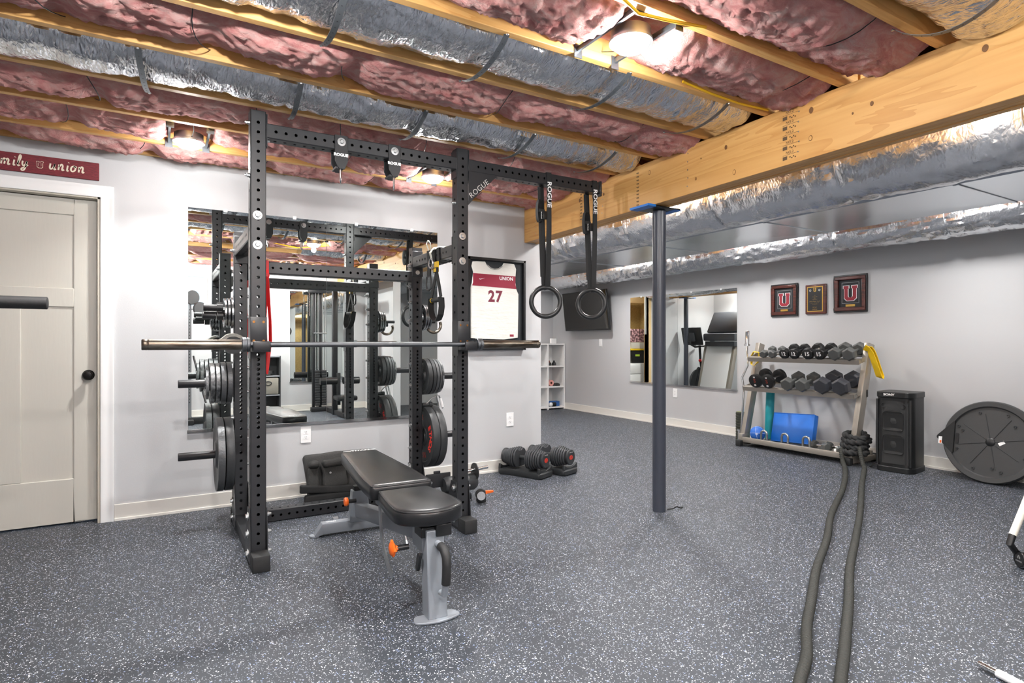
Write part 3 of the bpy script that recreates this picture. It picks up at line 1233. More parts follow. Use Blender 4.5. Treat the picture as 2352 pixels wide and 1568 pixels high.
mb.prism([(-.214, 1.74), (.213, 1.735), (.213, 1.66), (.224, 1.622), (-.222, 1.634), (-.212, 1.66)], basis((1, 0, 0), (0, 0, 1), (0, -1, 0), (jc, YB - .026, 0)), .0015)
mb.build('chest_band', m_mar, j)
text('lettering', 'UNION', .042, m_print, j, FACE_S((jc + .118, YB - .0278, 1.708)), .0004, font_bold=.0008)
text('jersey_number', '27', .135, mat('maroon_print', '#6E2236', .6), j, FACE_S((jc + .005, YB - .0265, 1.543)), .0006, space=1.15, sx=.95, font_bold=.005)
sw = MB()
sw.prism([(-.03, .0), (-.027, -.006), (-.018, -.009), (.03, .008), (-.016, -.0035), (-.024, -.002)], FACE_S((jc - .125, YB - .0278, 1.697)), .0004)
sw.build('swoosh', m_print, j)
cl = MB()
cl.tube([(jc - .075, YB - .028, 1.817), (jc - .04, YB - .028, 1.793), (jc, YB - .028, 1.786), (jc + .04, YB - .028, 1.793), (jc + .075, YB - .028, 1.817)], .005, 6)
cl.build('collar', mat('grey_rib', '#9B9B98', .8), j)
mb = MB()
mb.b2((jc + .155, YB - .0275, 1.195), (jc + .195, YB - .026, 1.215))
mb.build('hem_tag', m_mar, j)

# ------------------------------------------------------------------ squat rack
HR = .0083


def perf(length, w, ha, hb, m, name, parent, M, r=HR, t=.005, ends=True):
    """square tube along local z with round holes: ha on the local +-y faces, hb on the local +-x faces"""
    mb = MB()
    hw, ch = w / 2, .0045
    n = 12
    for fx, holes in ((0, ha), (1, hb), (2, ha), (3, hb)):
        R = Matrix.Rotation(-PI / 2 + fx * PI / 2, 4, 'Z')      # local +x becomes the face normal

        def q(u, z, d=0.):
            return R @ Vector((hw - d, u, z))
        e = hw - ch
        zs = sorted(holes)
        cur = 0.
        for h in zs:
            c = r * 1.38
            if h - c > cur + 1e-5:
                mb.add([q(-e, cur), q(e, cur), q(e, h - c), q(-e, h - c)], [(0, 1, 2, 3)])
            hole, rim, outer = [], [], []
            for k in range(n):
                a = 2 * PI * (k + .5) / n
                ca, sa = math.cos(a), math.sin(a)
                hole.append(q(ca * r, h + sa * r))
                rim.append(q(ca * r, h + sa * r, t))
                sc = min(e / abs(ca) if abs(ca) > 1e-6 else 1e9, c / abs(sa) if abs(sa) > 1e-6 else 1e9)
                outer.append([ca * sc, sa * sc])
            # snap the nearest ring point to each corner so the cell stays a full rectangle
            for sx in (-1, 1):
                for sy in (-1, 1):
                    b = min(range(n), key=lambda k: (outer[k][0] - sx * e) ** 2 * .2 + (outer[k][1] - sy * c) ** 2 + (0 if outer[k][0] * sx > 0 and outer[k][1] * sy > 0 else 9))
                    outer[b] = [sx * e, sy * c]
            ov = [q(a_, h + b_) for a_, b_ in outer]
            mb.add(hole + ov + rim, [(k, n + k, n + (k + 1) % n, (k + 1) % n) for k in range(n)] + [(k, (k + 1) % n, 2 * n + (k + 1) % n, 2 * n + k) for k in range(n)])
            cur = h + c
        if cur < length:
            mb.add([q(-e, cur), q(e, cur), q(e, length), q(-e, length)], [(0, 1, 2, 3)])
        mb.add([q(e, 0), R @ Vector((e, hw, 0)), R @ Vector((e, hw, length)), q(e, length)], [(0, 1, 2, 3)])
    if ends:
        e = hw - .002
        for z in (0.001, length - .001):
            mb.add([(-e, -e, z), (e, -e, z), (e, e, z), (-e, e, z)], [(0, 1, 2, 3)])
    mb.v = [M @ Vector(v) for v in mb.v]
    return mb.build(name, m, parent, smooth=30, recalc=False)


bolt_mb = MB()
bolt_mb.lathe([(0, 0), (.0225, 0), (.0225, .0035), (.012, .0038)], (0, 0, 0), (0, 0, 1), 20, cap=False)
bolt_mb.lathe([(.0125, .0036), (.0125, .011), (.010, .013), (0, .013)], (0, 0, 0), (0, 0, 1), 6, cap=False)
_b = bolt_mb.build('bolt', m_zinc, None, smooth=30)
BOLT = _b.data
bpy.data.objects.remove(_b)
nut_mb = MB()
nut_mb.lathe([(.013, 0), (.013, .003), (.0105, .003), (.0105, .012), (.007, .013), (.006, .022), (0, .023)], (0, 0, 0), (0, 0, 1), 10, cap=False)
_b = nut_mb.build('nut', m_zinc, None, smooth=30)
NUT = _b.data
bpy.data.objects.remove(_b)


def AX(d):
    x, y, z = _frame(d)
    return basis(x, y, z)


RXL, RXR, RYF, RYB, RW = .437, 1.600, 3.298, 4.040, .076
rack = thing('squat_rack', 'tall black perforated steel squat rack with plate pegs in front of the mirror', 'rack', (1.02, 3.67, 0))
m_rack = mat('rack_powder_coat', '#26272A', .36, bump=(500, .06))


def zholes(top):
    z = []
    h = .112
    while h < .66:
        z.append(h)
        h += .0496
    h += .0248 - .0496 + .0248
    while h < 1.085:
        z.append(h)
        h += .0248
    h += .0248
    while h < top - .02:
        z.append(h)
        h += .0496
    return z


ups = {}
for nm, x, y, top in (('FL', RXL, RYF, 2.33), ('FR', RXR, RYF, 2.33), ('BL', RXL, RYB, 1.825), ('BR', RXR, RYB, 1.825)):
    hs = [h - .03 for h in zholes(top)]
    side = [h for h in hs][::2] if nm[0] == 'F' else hs
    ups[nm] = perf(top - .03, RW, hs, side, m_rack, 'upright', rack, Matrix.Translation((x, y, .03)))
AXX = basis((0, 1, 0), (0, 0, 1), (1, 0, 0))      # tube along world X; local x->Y, local y->Z


def along_x(x0, x1, y, z, name, ha=True, hb=True, w=RW):
    L = x1 - x0
    hs = [L / 2 + k * .0496 for k in range(-int(L / 2 / .0496 - .6), int(L / 2 / .0496 - .6) + 1)]
    return perf(L, w, hs if ha else [], hs if hb else [], m_rack, name, rack, basis((0, 1, 0), (0, 0, 1), (1, 0, 0), (x0, y, z)))


def along_y(y0, y1, x, z, name, w=RW):
    L = y1 - y0
    hs = [L / 2 + k * .0496 for k in range(-int(L / 2 / .0496 - 1), int(L / 2 / .0496 - 1) + 1)]
    return perf(L, w, hs, hs, m_rack, name, rack, basis((0, 0, 1), (1, 0, 0), (0, 1, 0), (x, y0, z)))


h = RW / 2
pull = along_x(RXL + h, RXR - h, RYF, 2.235, 'pull_up_beam', hb=True)
ext = along_x(RXR + h, 2.672, RYF, 2.235, 'extension_beam')
rc = along_x(RXL + h, RXR - h, RYB, 1.616, 'rear_crossmember')
lowc = along_x(RXL + h, RXR - h, RYB, .040, 'floor_crossmember')
sideL = along_y(RYF + h, RYB - h, RXL, 1.715, 'side_crossmember')
sideR = along_y(RYF + h, RYB - h, RXR, 1.715, 'side_crossmember')
for x in (RXL, RXR):
    mb = MB()
    mb.rbox((x, 3.69, .038), (.074, .92, .074), .004)
    b = mb.build('base_tube', m_rack, rack)
    mb = MB()
    mb.rbox((x, 3.195, .041), (.084, .10, .082), .006)
    mb.build('rubber_foot', m_rub, b)
    mb = MB()
    mb.rbox((x, 4.165, .041), (.084, .06, .082), .006)
    mb.build('rubber_foot', m_rub, b)
    for s in (-1, 1):
        for yy in (RYF, RYB):
            mb = MB()
            xx = x + s * .0385
            d0 = .06 if yy == RYF else .055
            mb.prism([(-.045 - d0 * .3, .02), (.12, .02), (.12, .08), (.04, .29), (-.034, .29), (-.045 - d0 * .3, .09)] if yy == RYF else [(-.12, .02), (.06, .02), (.05, .09), (.034, .27), (-.04, .27), (-.12, .08)],
                     basis((0, 1, 0), (0, 0, 1), (1, 0, 0), (xx if s > 0 else xx - .005, yy, 0)), .005)
            gp = mb.build('gusset_plate', m_rack, rack)
            for zz in (.06, .16, .25):
                piece('bolt' if s < 0 else 'nut', BOLT if s < 0 else NUT, gp, (xx + s * .006, yy - .005, zz), AX((s, 0, 0)))


def plate(name, cx, y, cz, w, hh, parent=rack, t=.006, sgn=-1):
    mb = MB()
    mb.rbox((cx, y + sgn * t / 2, cz), (w, t, hh), .002, seg=1)
    return mb.build(name, m_rack, parent)


# front bolts with large washers
for x, nm in ((RXL, 'FL'), (RXR, 'FR')):
    for zz in (1.793, 1.641):
        piece('bolt', BOLT, ups[nm], (x - .004, RYF - h - .0005, zz), AX((0, -1, 0)))
    for s, zz in ((-1, 2.0), (-1, 2.27), (1, 2.27), (1, 2.19)):
        piece('nut', NUT, ups[nm], (x + s * h, RYF - .006, zz), AX((s, 0, 0)))
# flange plates of the crossmembers
for x0, s in ((RXL + h, 1), (RXR - h, -1)):
    mb = MB()
    mb.rbox((x0 + s * .003, RYF, 2.235), (.006, .078, .17), .002, seg=1)
    mb.build('flange', m_rack, pull)
    mb = MB()
    mb.rbox((x0 + s * .003, RYB, 1.616), (.006, .078, .17), .002, seg=1)
    f = mb.build('flange', m_rack, rc)
    for zz in (1.55, 1.69):
        piece('nut', NUT, rc, (x0 + s * .006, RYB - .01, zz), AX((s, 0, 0)))
for o_, x in ((sideL, RXL), (sideR, RXR)):
    for y0, s in ((RYF + h, 1), (RYB - h, -1)):
        mb = MB()
        mb.rbox((x, y0 + s * .003, 1.715), (.078, .006, .17), .002, seg=1)
        mb.build('flange', m_rack, o_)
# collar bracket on the rear-right upright and its bolt
mb = MB()
mb.rbox((RXR, RYB, 1.646), (.084, .084, .058), .003)
br = mb.build('bracket', m_rack, rack)
piece('bolt', BOLT, br, (RXR, RYB - .042, 1.646), AX((0, -1, 0)) @ Matrix.Scale(.7, 4))
# gusset under the extension beam
mb = MB()
gM = basis((1, 0, 0), (0, 0, 1), (0, -1, 0), (0, RYF - .033, 0))
mb.prism([(RXR + h, 2.20), (1.842, 2.20), (1.842, 2.196), (1.70, 2.06), (RXR + h, 1.99)], gM, .006)
gs = mb.build('corner_gusset', m_rack, rack, bevel=.001)
ang = math.radians(41)
text('cut_out_lettering', 'ROGUE', .047, mat('light_through_cutout', '#C9C4C0', .6), gs,
     basis((math.cos(ang), 0, math.sin(ang)), (-math.sin(ang), 0, math.cos(ang)), (0, -1, 0), (1.712, RYF - .0395, 2.098)), .0003, space=1.1)
mb = MB()
mb.rbox((RXR + h + .003, RYF, 2.235), (.006, .078, .19), .002, seg=1)
mb.build('flange', m_rack, ext)
mb = MB()
mb.rbox((2.68, RYF, 2.228), (.016, .092, .105), .002, seg=1)
mb.build('end_plate', m_rack, ext)
# bolts along the inner side of the rear uprights
for zz in (1.43, 1.30, .985, .835, .545, .385, .245, 1.70):
    piece('nut', NUT, ups['BR'], (RXR - h, RYB - .012, zz), AX((-1, 0, 0)))
    piece('nut', NUT, ups['BL'], (RXL + h, RYB - .012, zz), AX((1, 0, 0)))
for zz in (1.9, 1.5, 1.32, .75, .45):
    piece('nut', NUT, ups['BL'], (RXL - h, RYB - .02, zz * .9), AX((-1, 0, 0)))
# weight pegs
for s, x in ((-1, RXL - h), (1, RXR + h)):
    for zz in (.893, .457):
        mb = MB()
        mb.lathe([(.0, -.001), (.0245, 0), (.0245, .297), (.0225, .302), (0, .302)], (x, RYB, zz), (s, 0, 0), 20)
        pg = mb.build('weight_peg', m_rack, rack)
        mb = MB()
        mb.rbox((x + s * .003, RYB, zz), (.006, .074, .18), .002, seg=1)
        f = mb.build('peg_plate', m_rack, pg)
    mb = MB()
    mb.lathe([(0, 0), (.0125, 0), (.0125, .16), (0, .162)], (x, RYB, 1.325), (s, 0, 0), 16)
    mb.build('weight_peg', m_rack, rack)


def wplate(x, z, r, th, m, style, label, side, y=RYB, group=None, rb=.026):
    """disc on an X axis; x = the face nearer the upright, side = -1 left pegs, 1 right pegs"""
    t = thing('weight_plate', label, 'weight plate', (x, y, z), 0, group)
    mb = MB()
    if style == 'bumper':
        prof = [(rb, .006), (rb, th - .006), (r * .30, th - .006), (r * .33, th - .011), (r * .80, th - .011), (r * .84, th), (r * .985, th), (r, th - .006), (r, .006), (r * .985, 0), (r * .84, 0), (r * .80, .011), (r * .33, .011), (r * .30, .006), (rb, .006)]
    elif style == 'iron':
        prof = [(rb, -.003), (rb, th + .003), (r * .34, th + .003), (r * .40, th - .010), (r * .78, th - .010), (r * .86, th), (r, th - .002), (r, .002), (r * .86, 0), (r * .78, .010), (r * .40, .010), (r * .34, -.003), (rb, -.003)]
    else:
        prof = [(rb, 0), (rb, th), (r * .7, th), (r * .92, th * .9), (r, th * .6), (r, th * .4), (r * .92, th * .1), (r * .7, 0), (rb, 0)]
    mb.lathe(prof, (x, y, z), (side, 0, 0), 40, cap=False)
    b = mb.build('disc', m, t, smooth=30)
    if style == 'bumper':
        mb = MB()
        mb.lathe([(rb, .0), (rb + .016, .002), (rb + .016, .006)], (x, y, z), (side, 0, 0), 24, cap=False)
        mb.lathe([(rb, th), (rb + .016, th - .002), (rb + .016, th - .006)], (x, y, z), (side, 0, 0), 24, cap=False)
        mb.build('hub_ring', m_zinc, t)
    return t, b


gL1, gL2, gR1, gR2 = 'plates on the upper left peg', 'plates on the lower left peg', 'plates on the upper right peg', 'plates on the lower right peg'
x = RXL - h - .014
for th, r, m, lab in ((.030, .128, m_cast, 'dark iron plate on the upper left peg, closest to the upright'), (.030, .128, m_cast, 'dark iron plate on the upper left peg, second from the upright'),
                      (.024, .122, m_castl, 'worn grey iron plate third along the upper left peg'), (.026, .124, m_castl, 'pale grey iron plate on the upper left peg, outer side'),
                      (.018, .098, m_castl, 'small pale iron plate at the outer end of the upper left stack')):
    wplate(x, .893, r, th, m, 'iron', lab, -1, group=gL1)
    x -= th + .004
x = RXL - h - .012
for th, r, m, lab in ((.045, .224, m_rubg, 'large black bumper plate on the lower left peg beside the upright'), (.040, .224, m_cast, 'large dark iron plate on the lower left peg, outer side')):
    wplate(x, .457, r, th, m, 'iron' if m is m_cast else 'bumper', lab, -1, group=gL2)
    x -= th + .005
x = RXR + h + .012
for th, r, m, lab in ((.034, .132, m_rubg, 'black grip plate on the upper right peg touching the upright'), (.026, .132, m_rubg, 'black rubber plate second on the upper right peg'),
                      (.022, .130, m_cast, 'dark iron plate third on the upper right peg'), (.018, .128, m_cast, 'dark thin plate fourth on the upper right peg'),
                      (.016, .122, m_castl, 'pale grey plate at the outer end of the upper right stack')):
    wplate(x, .893, r, th, m, 'iron', lab, 1, group=gR1)
    x += th + .003
x = RXR + h + .012
m_redprint = mat('red_plate_print', '#E0362B', .5)
m_dredprint = mat('dark_red_plate_print', '#9C2A22', .5)
for k, (th, r, lab) in enumerate(((.052, .224, 'large black bumper plate with red lettering on the lower right peg'), (.050, .224, 'large plain black bumper plate at the outer side of the lower right peg'))):
    t, b = wplate(x, .457, r, th, m_rubg, 'bumper', lab, 1, group=gR2)
    if k == 0:
        R0 = r * .60
        cy, cz = RYB, .457
        for word, a0, da, sz, mm in (('ETHOS', 32, -17, .062, m_redprint), ('55', 108, -14, .05, m_dredprint), ('55', -76, -14, .05, m_dredprint), ('ETHOS', 212, -17, .062, m_redprint)):
            for i, chh in enumerate(word):
                a = math.radians(a0 + da * i)
                # seen from -X: reading direction runs clockwise, up = outwards
                p = (x + .0108, cy - math.cos(a) * R0, cz + math.sin(a) * R0)
                up = Vector((0, -math.cos(a), math.sin(a)))
                rd = up.cross(Vector((-1, 0, 0)))
                text('lettering', chh, sz, mm, b, basis(rd, up, (-1, 0, 0), p), .0004, font_bold=.002)
    x += th + .004

# small plates on the short upper pegs
m_chr2 = mat('scuffed_chrome', '#A9ABAC', .25, 1., bump=(40, .2), var=(30, '#6E7072', 1.2))
for s, x0, side in ((-1, RXL - h - .004, 'left'), (1, RXR + h + .004, 'right')):
    x = x0
    for i, r in enumerate((.096, .092, .09)):
        wplate(x, 1.325, r, .016, m_chr2, 'iron', 'small scuffed silver plate on the short upper %s peg, %s' % (side, ('inner one', 'middle one', 'outer one')[i]), s,
               group='small plates on the upper %s peg' % side, rb=.014)
        x += s * .019
    if s < 0:
        for dz, dx, w in ((.028, .0, 'upper'), (-.02, .018, 'lower')):
            t = thing('bar_collar', '%s of two black locking bar collars on the short upper left peg' % w, 'collar', (x, RYB - .05, 1.325 + dz), 0, 'black locking collars')
            mb = MB()
            mb.lathe([(.014, 0), (.027, 0), (.027, .035), (.014, .035)], (x - .002, RYB - .045, 1.325 + dz), (-1, 0, 0), 18, cap=False)
            mb.rbox((x - .02, RYB - .045, 1.325 + dz + .02), (.03, .03, .03), .004)
            mb.build('clamp', m_blackp, t)
            mb = MB()
            mb.lathe([(0, 0), (.021, 0), (.022, .07), (.02, .074), (0, .075)], (x - .036 - dx * .3, RYB - .045, 1.325 + dz), (-1, 0, 0), 18)
            mb.build('grip', m_black, t)
    else:
        t = thing('loop_pull', 'grey looped pull handle hanging behind the small silver plates', 'handle', (1.76, RYB, 1.27))
        mb = MB()
        mb.torus((1.735, RYB - .02, 1.27), (0, -1, 0), .055, .011, 24, 10, math.radians(160), math.radians(385))
        mb.build('loop', m_steel, t)
        mb = MB()
        mb.rbox((1.715, RYB - .02, 1.30), (.06, .03, .035), .006)
        mb.build('clamp', m_blackp, t)
# grey pad tucked behind the left front upright
t = thing('bar_pad', 'grey curved bar pad tucked behind the left front upright above the barbell', 'pad', (.40, RYB - .1, 1.16))
mb = MB()
for k in range(2):
    pass
pts = []
prof = [(.085, 0), (.115, 0), (.118, .05), (.112, .10), (.085, .10)]
for i in range(15):
    a = math.radians(20 + 150 * i / 14)
    for q, d in prof:
        pts.append((.385 - math.cos(a) * q * .66 * (1 + .06 * math.sin(i * 1.9)), RYB - .13 + d, 1.125 + math.sin(a) * q * .62))
fs = []
for i in range(14):
    for k in range(5):
        fs.append((i * 5 + k, i * 5 + (k + 1) % 5, (i + 1) * 5 + (k + 1) % 5, (i + 1) * 5 + k))
fs += [(0, 1, 2, 3, 4), (74, 73, 72, 71, 70)]
mb.add(pts, fs)
mb.build('pad_shell', mat('grey_wrap', '#8F8D86', .5, bump=(20, .4)), t)
mb = MB()
mb.lathe([(.025, 0), (.052, 0), (.052, .09), (.025, .09)], (.385, RYB - .035, 1.125), (0, -1, 0), 22)
mb.build('core', m_black, t)

# J-cups and the barbell
BZ, BYy = 1.131, 3.205
for x, w in ((RXL, 'left'), (RXR, 'right')):
    t = thing('j_cup', 'black padded bar hook bolted to the front of the %s tall upright' % w, 'bar hook', (x, RYF - h, BZ), 0, 'bar hooks')
    mb = MB()
    mb.rbox((x, RYF - h - .008, 1.20), (.079, .014, .145), .003)
    mb.b2((x - .0405, RYF - h - .014, 1.06), (x - .0365, RYF + .03, 1.272))
    mb.build('hook_plate', m_rack, t)
    mb = MB()
    mb.rbox((x + .002, BYy - .002, BZ - .026), (.082, .115, .022), .004)
    mb.rbox((x + .002, BYy - .054, BZ - .008), (.082, .016, .05), .006)
    mb.build('hook_liner', m_black, t)
    for dx in (-.023, .023):
        for zz in (1.15, 1.247):
            mb = MB()
            mb.lathe([(0, 0), (.0065, 0), (.0065, .001), (.003, .001), (.0028, .0002), (0, .0002)], (x + dx, RYF - h - .0152, zz), (0, -1, 0), 12)
            mb.build('screw', mat('brass_screw', '#9A6B3C', .35, 1.), t)
bar = thing('barbell', 'long steel barbell with brownish worn sleeves racked across the squat rack', 'barbell', (1.04, BYy, BZ))
mb = MB()
mb.lathe([(0, 0), (.0143, 0), (.0143, 1.32), (0, 1.32)], (.375, BYy, BZ), (1, 0, 0), 18)
mb.build('shaft', m_shaft, bar)
for s, x in ((-1, .352), (1, 1.70)):
    mb = MB()
    mb.lathe([(0, 0), (.0252, 0), (.0252, .39), (.0252, .395), (.0240, .397), (.0252, .399), (.0252, .418), (.023, .421), (0, .421)], (x, BYy, BZ), (s, 0, 0), 28)
    sl = mb.build('sleeve', m_steel, bar)
    mb = MB()
    xx = x - s * .038
    mb.lathe([(.014, 0), (.034, 0), (.0365, .003), (.0365, .014), (.033, .0155), (.033, .0175), (.0365, .019), (.0365, .036), (.033, .039), (.02, .039)], (xx, BYy, BZ), (s, 0, 0), 28)
    mb.build('inner_collar', m_greyp if False else m_shaft, bar)

# hangers with snap hooks under the pull-up beam
for x, w in ((.858, 'left'), (1.162, 'right')):
    t = thing('beam_hanger', '%s of two black lettered steel hangers on the pull-up beam' % w, 'bracket', (x, RYF, 2.2), 0, 'black hangers on the pull-up beam')
    for s in (-1, 1):
        mb = MB()
        yy = RYF + s * (h + .004)
        M = basis((1, 0, 0), (0, 0, 1), (0, -1, 0), (x, yy + .003, 0))
        mb.prism([(-.036, 2.276), (.036, 2.276), (.036, 2.135), (.018, 2.092), (-.012, 2.092), (-.034, 2.135)], M, .006)
        p = mb.build('side_plate', m_black, t, bevel=.0015)
        piece('bolt', BOLT, p, (x, RYF + s * (h + .0075), 2.239), AX((0, s, 0)))
        if s < 0:
            text('lettering', 'ROGUE', .021, m_print, p, FACE_S((x - .002, yy - .0034, 2.168)), .0003, sx=1.1, font_bold=.0012)
    mb = MB()
    mb.b2((x - .03, RYF - h - .001, 2.094), (x + .014, RYF + h + .001, 2.104))
    mb.build('bottom_web', m_black, t)
    c = thing('snap_hook', 'shiny steel snap hook hanging from the %s black hanger' % w, 'carabiner', (x - .002, RYF - .03, 2.06), 0, 'snap hooks under the pull-up beam')
    pts = []
    for i in range(28):
        a = 2 * PI * i / 28
        pts.append((x - .002 + .004 * math.cos(a), RYF - .034 + .0145 * math.cos(a), 2.062 + .042 * math.sin(a) * (1 + .1 * math.cos(a))))
    mb = MB()
    mb.tube(pts, .0042, 8, closed=True)
    mb.build('hook_body', m_chrome, c)
    mb = MB()
    mb.tube([(x - .006, RYF - .0485, 2.04), (x - .006, RYF - .0485, 2.085)], .0058, 8)
    mb.build('gate', m_chrome, c)

# gymnastic rings
for k, (x, rot, w) in enumerate(((2.232, math.radians(24), 'left'), (2.622, math.radians(52), 'right'))):
    t = thing('gym_ring', '%s of two black gymnastic rings hanging on lettered black straps from the extension beam' % w, 'ring', (x, RYF, 1.42), 0, 'hanging gym rings')
    zc, R = 1.415, .098
    dx = Vector((math.cos(rot), -math.sin(rot), 0))          # in-plane horizontal direction of the ring
    ax = dx.cross(Vector((0, 0, 1)))
    mb = MB()
    mb.torus((x, RYF - .01, zc), tuple(ax), R, .0165, 48, 14)
    mb.build('ring', mat('black_ring_plastic', '#202122', .36, bump=(200, .05)), t)
    zt = zc + R
    w3 = [Vector((1, 0, 0)), Vector((1, 0, 0)), dx, dx]
    yf, yb = RYF - h - .004, RYF + h + .004
    mb = MB()
    lp = [(x, yb, 2.275), (x, yb, 2.19), (x - .012, RYF + .012, 1.9), (x - .006, RYF - .002, zt + .02), (x, RYF - .012, zt - .018), (x + .004, RYF - .03, zt + .015),
          (x + .010, RYF - .035, 1.9), (x + .006, yf, 2.19), (x + .006, yf, 2.277), (x + .003, RYF, 2.279)]
    wd = [Vector((1, 0, 0))] * 2 + [Vector((1, -.3, 0))] + [dx] * 3 + [Vector((1, -.2, 0))] + [Vector((1, 0, 0))] * 3
    mb.strap(lp, .036, .0028, wd, closed=True)
    sp = mb.build('strap', m_nyl, t)
    mb = MB()
    mb.strap([(x - .036, RYF + .02, 2.19), (x - .036, RYF + .004, 1.9), (x - .026, RYF, zt + .07)], .018, .003, (1, -.2, 0))
    mb.build('strap_tail', m_nyl, t)
    text('lettering', 'ROGUE', .046, m_print, sp, basis((0, 0, -1), (1, 0, 0), (0, -1, 0), (x + .006, yf - .0038, 2.13)), .0003, font_bold=.001, sx=1.12)
    # bundled slack strap and buckle
    mb = MB()
    zz = 2.02 if k == 0 else 1.98
    for q in range(3):
        pts = []
        for i in range(20):
            a = 2 * PI * i / 20
            pts.append((x - .040 - q * .009 + .016 * math.cos(a), RYF - .014, zz + .075 * math.sin(a)))
        mb.strap(pts, .030, .0022, (0, 1, 0), closed=True)
    mb.build('strap_bundle', m_nyl, t)
    mb = MB()
    mb.rbox((x - .046, RYF - .014, zz), (.05, .036, .022), .003)
    mb.build('bundle_tie', m_nyl, t)
    mb = MB()
    mb.rbox((x - .022, RYF - .034, zz - .03), (.034, .012, .055), .004)
    mb.build('cam_buckle', m_blackp, t)
    text('lettering', 'ROGUE', .014, m_print, t, basis((0, 0, -1), (1, 0, 0), (0, -1, 0), (x - .05, RYF - .0335, zz - .032)), .0002)

# red exercise band looped over the rear crossmember
t = thing('resistance_band', 'long red loop resistance band hanging inside the left of the rack', 'exercise band', (.585, RYB, 1.3))
yo = RYB - h - .008
mb = MB()
mb.strap([(.575, yo, 1.60), (.582, yo - .004, 1.45), (.575, yo - .006, 1.28), (.583, yo - .008, 1.1), (.572, yo - .008, .985), (.570, yo - .006, .955), (.582, yo - .003, .945),
          (.590, yo - .002, 1.0), (.606, yo - .002, 1.15), (.604, yo - .002, 1.28), (.592, yo - .002, 1.45), (.584, yo - .006, 1.60)], .021, .0045,
         [Vector((1, .3, 0)), Vector((.8, .6, 0)), Vector((.5, .8, 0)), Vector((.6, .8, 0)), Vector((.9, .4, 0)), Vector((1, .5, 0)), Vector((1, .2, 0)), Vector((.9, .4, 0)), Vector((.7, -.7, 0)), Vector((.5, -.8, 0)), Vector((.8, -.5, 0)), Vector((1, -.3, 0))])
mb.build('band_loop', m_red, t)
mb = MB()
for dx in (-.008, .014):
    ring = [(0, -h - .005, -h - .004), (0, -h - .005, h + .005), (0, h + .005, h + .005), (0, h + .005, -h - .004)]
    mb.strap([(.575 + dx, RYB + b, 1.616 + c) for a, b, c in ring], .017, .0045, (1, 0, 0), closed=True)
mb.strap([(.562, yo - .006, 1.572), (.60, yo - .006, 1.566)], .02, .006, (0, 0, 1))
mb.build('band_hitch', m_red, t)

# suspension trainer on the right side crossmember
t = thing('suspension_trainer', 'black and yellow suspension straps with grip handles looped over the right side crossmember', 'suspension straps', (1.57, 3.56, 1.5))
mb = MB()
for yy, xs in ((3.53, 0), (3.60, .003), (3.64, .0), (3.69, .002)):
    mb.strap([(RXR + b, yy + (.01 if c > 0 else 0), 1.715 + c) for b, c in ((-h - .005 - xs, -h - .006), (-h - .005 - xs, h + .005), (h + .005, h + .005), (h + .005, -h - .006))], .036, .004, (0, 1, 0), closed=True)
mb.build('wrap_straps', m_nyl, t)
mb = MB()
mb.strap([(1.552, 3.63, 1.69), (1.54, 3.63, 1.735), (1.555, 3.61, 1.762), (1.60, 3.56, 1.768), (1.63, 3.53, 1.764)], .03, .004, (0, 1, .3))
mb.strap([(1.552, 3.68, 1.758), (1.545, 3.70, 1.80), (1.548, 3.68, 1.826), (1.556, 3.66, 1.80), (1.56, 3.66, 1.76)], .012, .003, (0, 1, 0))
mb.build('pale_strap', mat('pale_webbing', '#D8D8CC', .7), t)
mb = MB()
mb.torus((1.548, 3.63, 1.665), (-1, 0, 0), .03, .007, 20, 8)
mb.build('metal_loop', m_zinc, t)
mb = MB()
mb.strap([(1.548, 3.66, 1.665), (1.548, 3.665, 1.60), (1.548, 3.665, 1.58)], .048, .008, (0, 1, 0))
mb.build('anchor_sleeve', m_nyl, t)
mb = MB()
pts = [(1.548, 3.64, 1.582), (1.548, 3.70, 1.582), (1.548, 3.712, 1.53), (1.548, 3.70, 1.498), (1.548, 3.66, 1.488), (1.548, 3.632, 1.50), (1.548, 3.63, 1.54)]
mb.tube(pts, .0055, 8, closed=True)
mb.build('carabiner', m_black, t)
mb = MB()
mb.strap([(1.55, 3.545, 1.668), (1.55, 3.545, 1.60)], .050, .010, (0, 1, 0))
mb.build('yellow_sleeve', mat('yellow_webbing', '#E7BE20', .6), t)
mb = MB()
mb.strap([(1.544, 3.545, 1.628), (1.544, 3.545, 1.597)], .062, .012, (0, 1, 0))
mb.build('label_band', m_nyl, t)
mb = MB()
mb.b2((1.536, 3.525, 1.60), (1.5375, 3.563, 1.623))
mb.build('yellow_label', mat('yellow_webbing', '#E7BE20', .6), t)
mb = MB()
w = (0.25, 1, 0)
mb.strap([(1.55, 3.545, 1.60), (1.55, 3.60, 1.50), (1.55, 3.635, 1.425)], .034, .006, [Vector((0, 1, .4))] * 3)
mb.strap([(1.55, 3.545, 1.60), (1.545, 3.49, 1.50), (1.54, 3.455, 1.43)], .034, .006, [Vector((0, 1, -.4))] * 3)
mb.build('handle_straps', m_nyl, t)
mb = MB()
mb.tube([(1.55, 3.635, 1.418), (1.54, 3.455, 1.418)], .0155, 14)
gr = mb.build('foam_grip', m_rub, t)
mb = MB()
mb.tube([(1.549, 3.618, 1.418), (1.548, 3.606, 1.418)], .0165, 14)
mb.build('yellow_ring', m_yel, gr)
mb = MB()
loop = [(1.55, 3.64, 1.43), (1.545, 3.628, 1.36), (1.54, 3.59, 1.31), (1.535, 3.53, 1.28), (1.53, 3.47, 1.285), (1.53, 3.435, 1.32), (1.535, 3.43, 1.37), (1.54, 3.45, 1.43)]
mb.strap(loop, .042, .005, (1, .1, .1))
mb.build('foot_cradle', m_nyl, t)

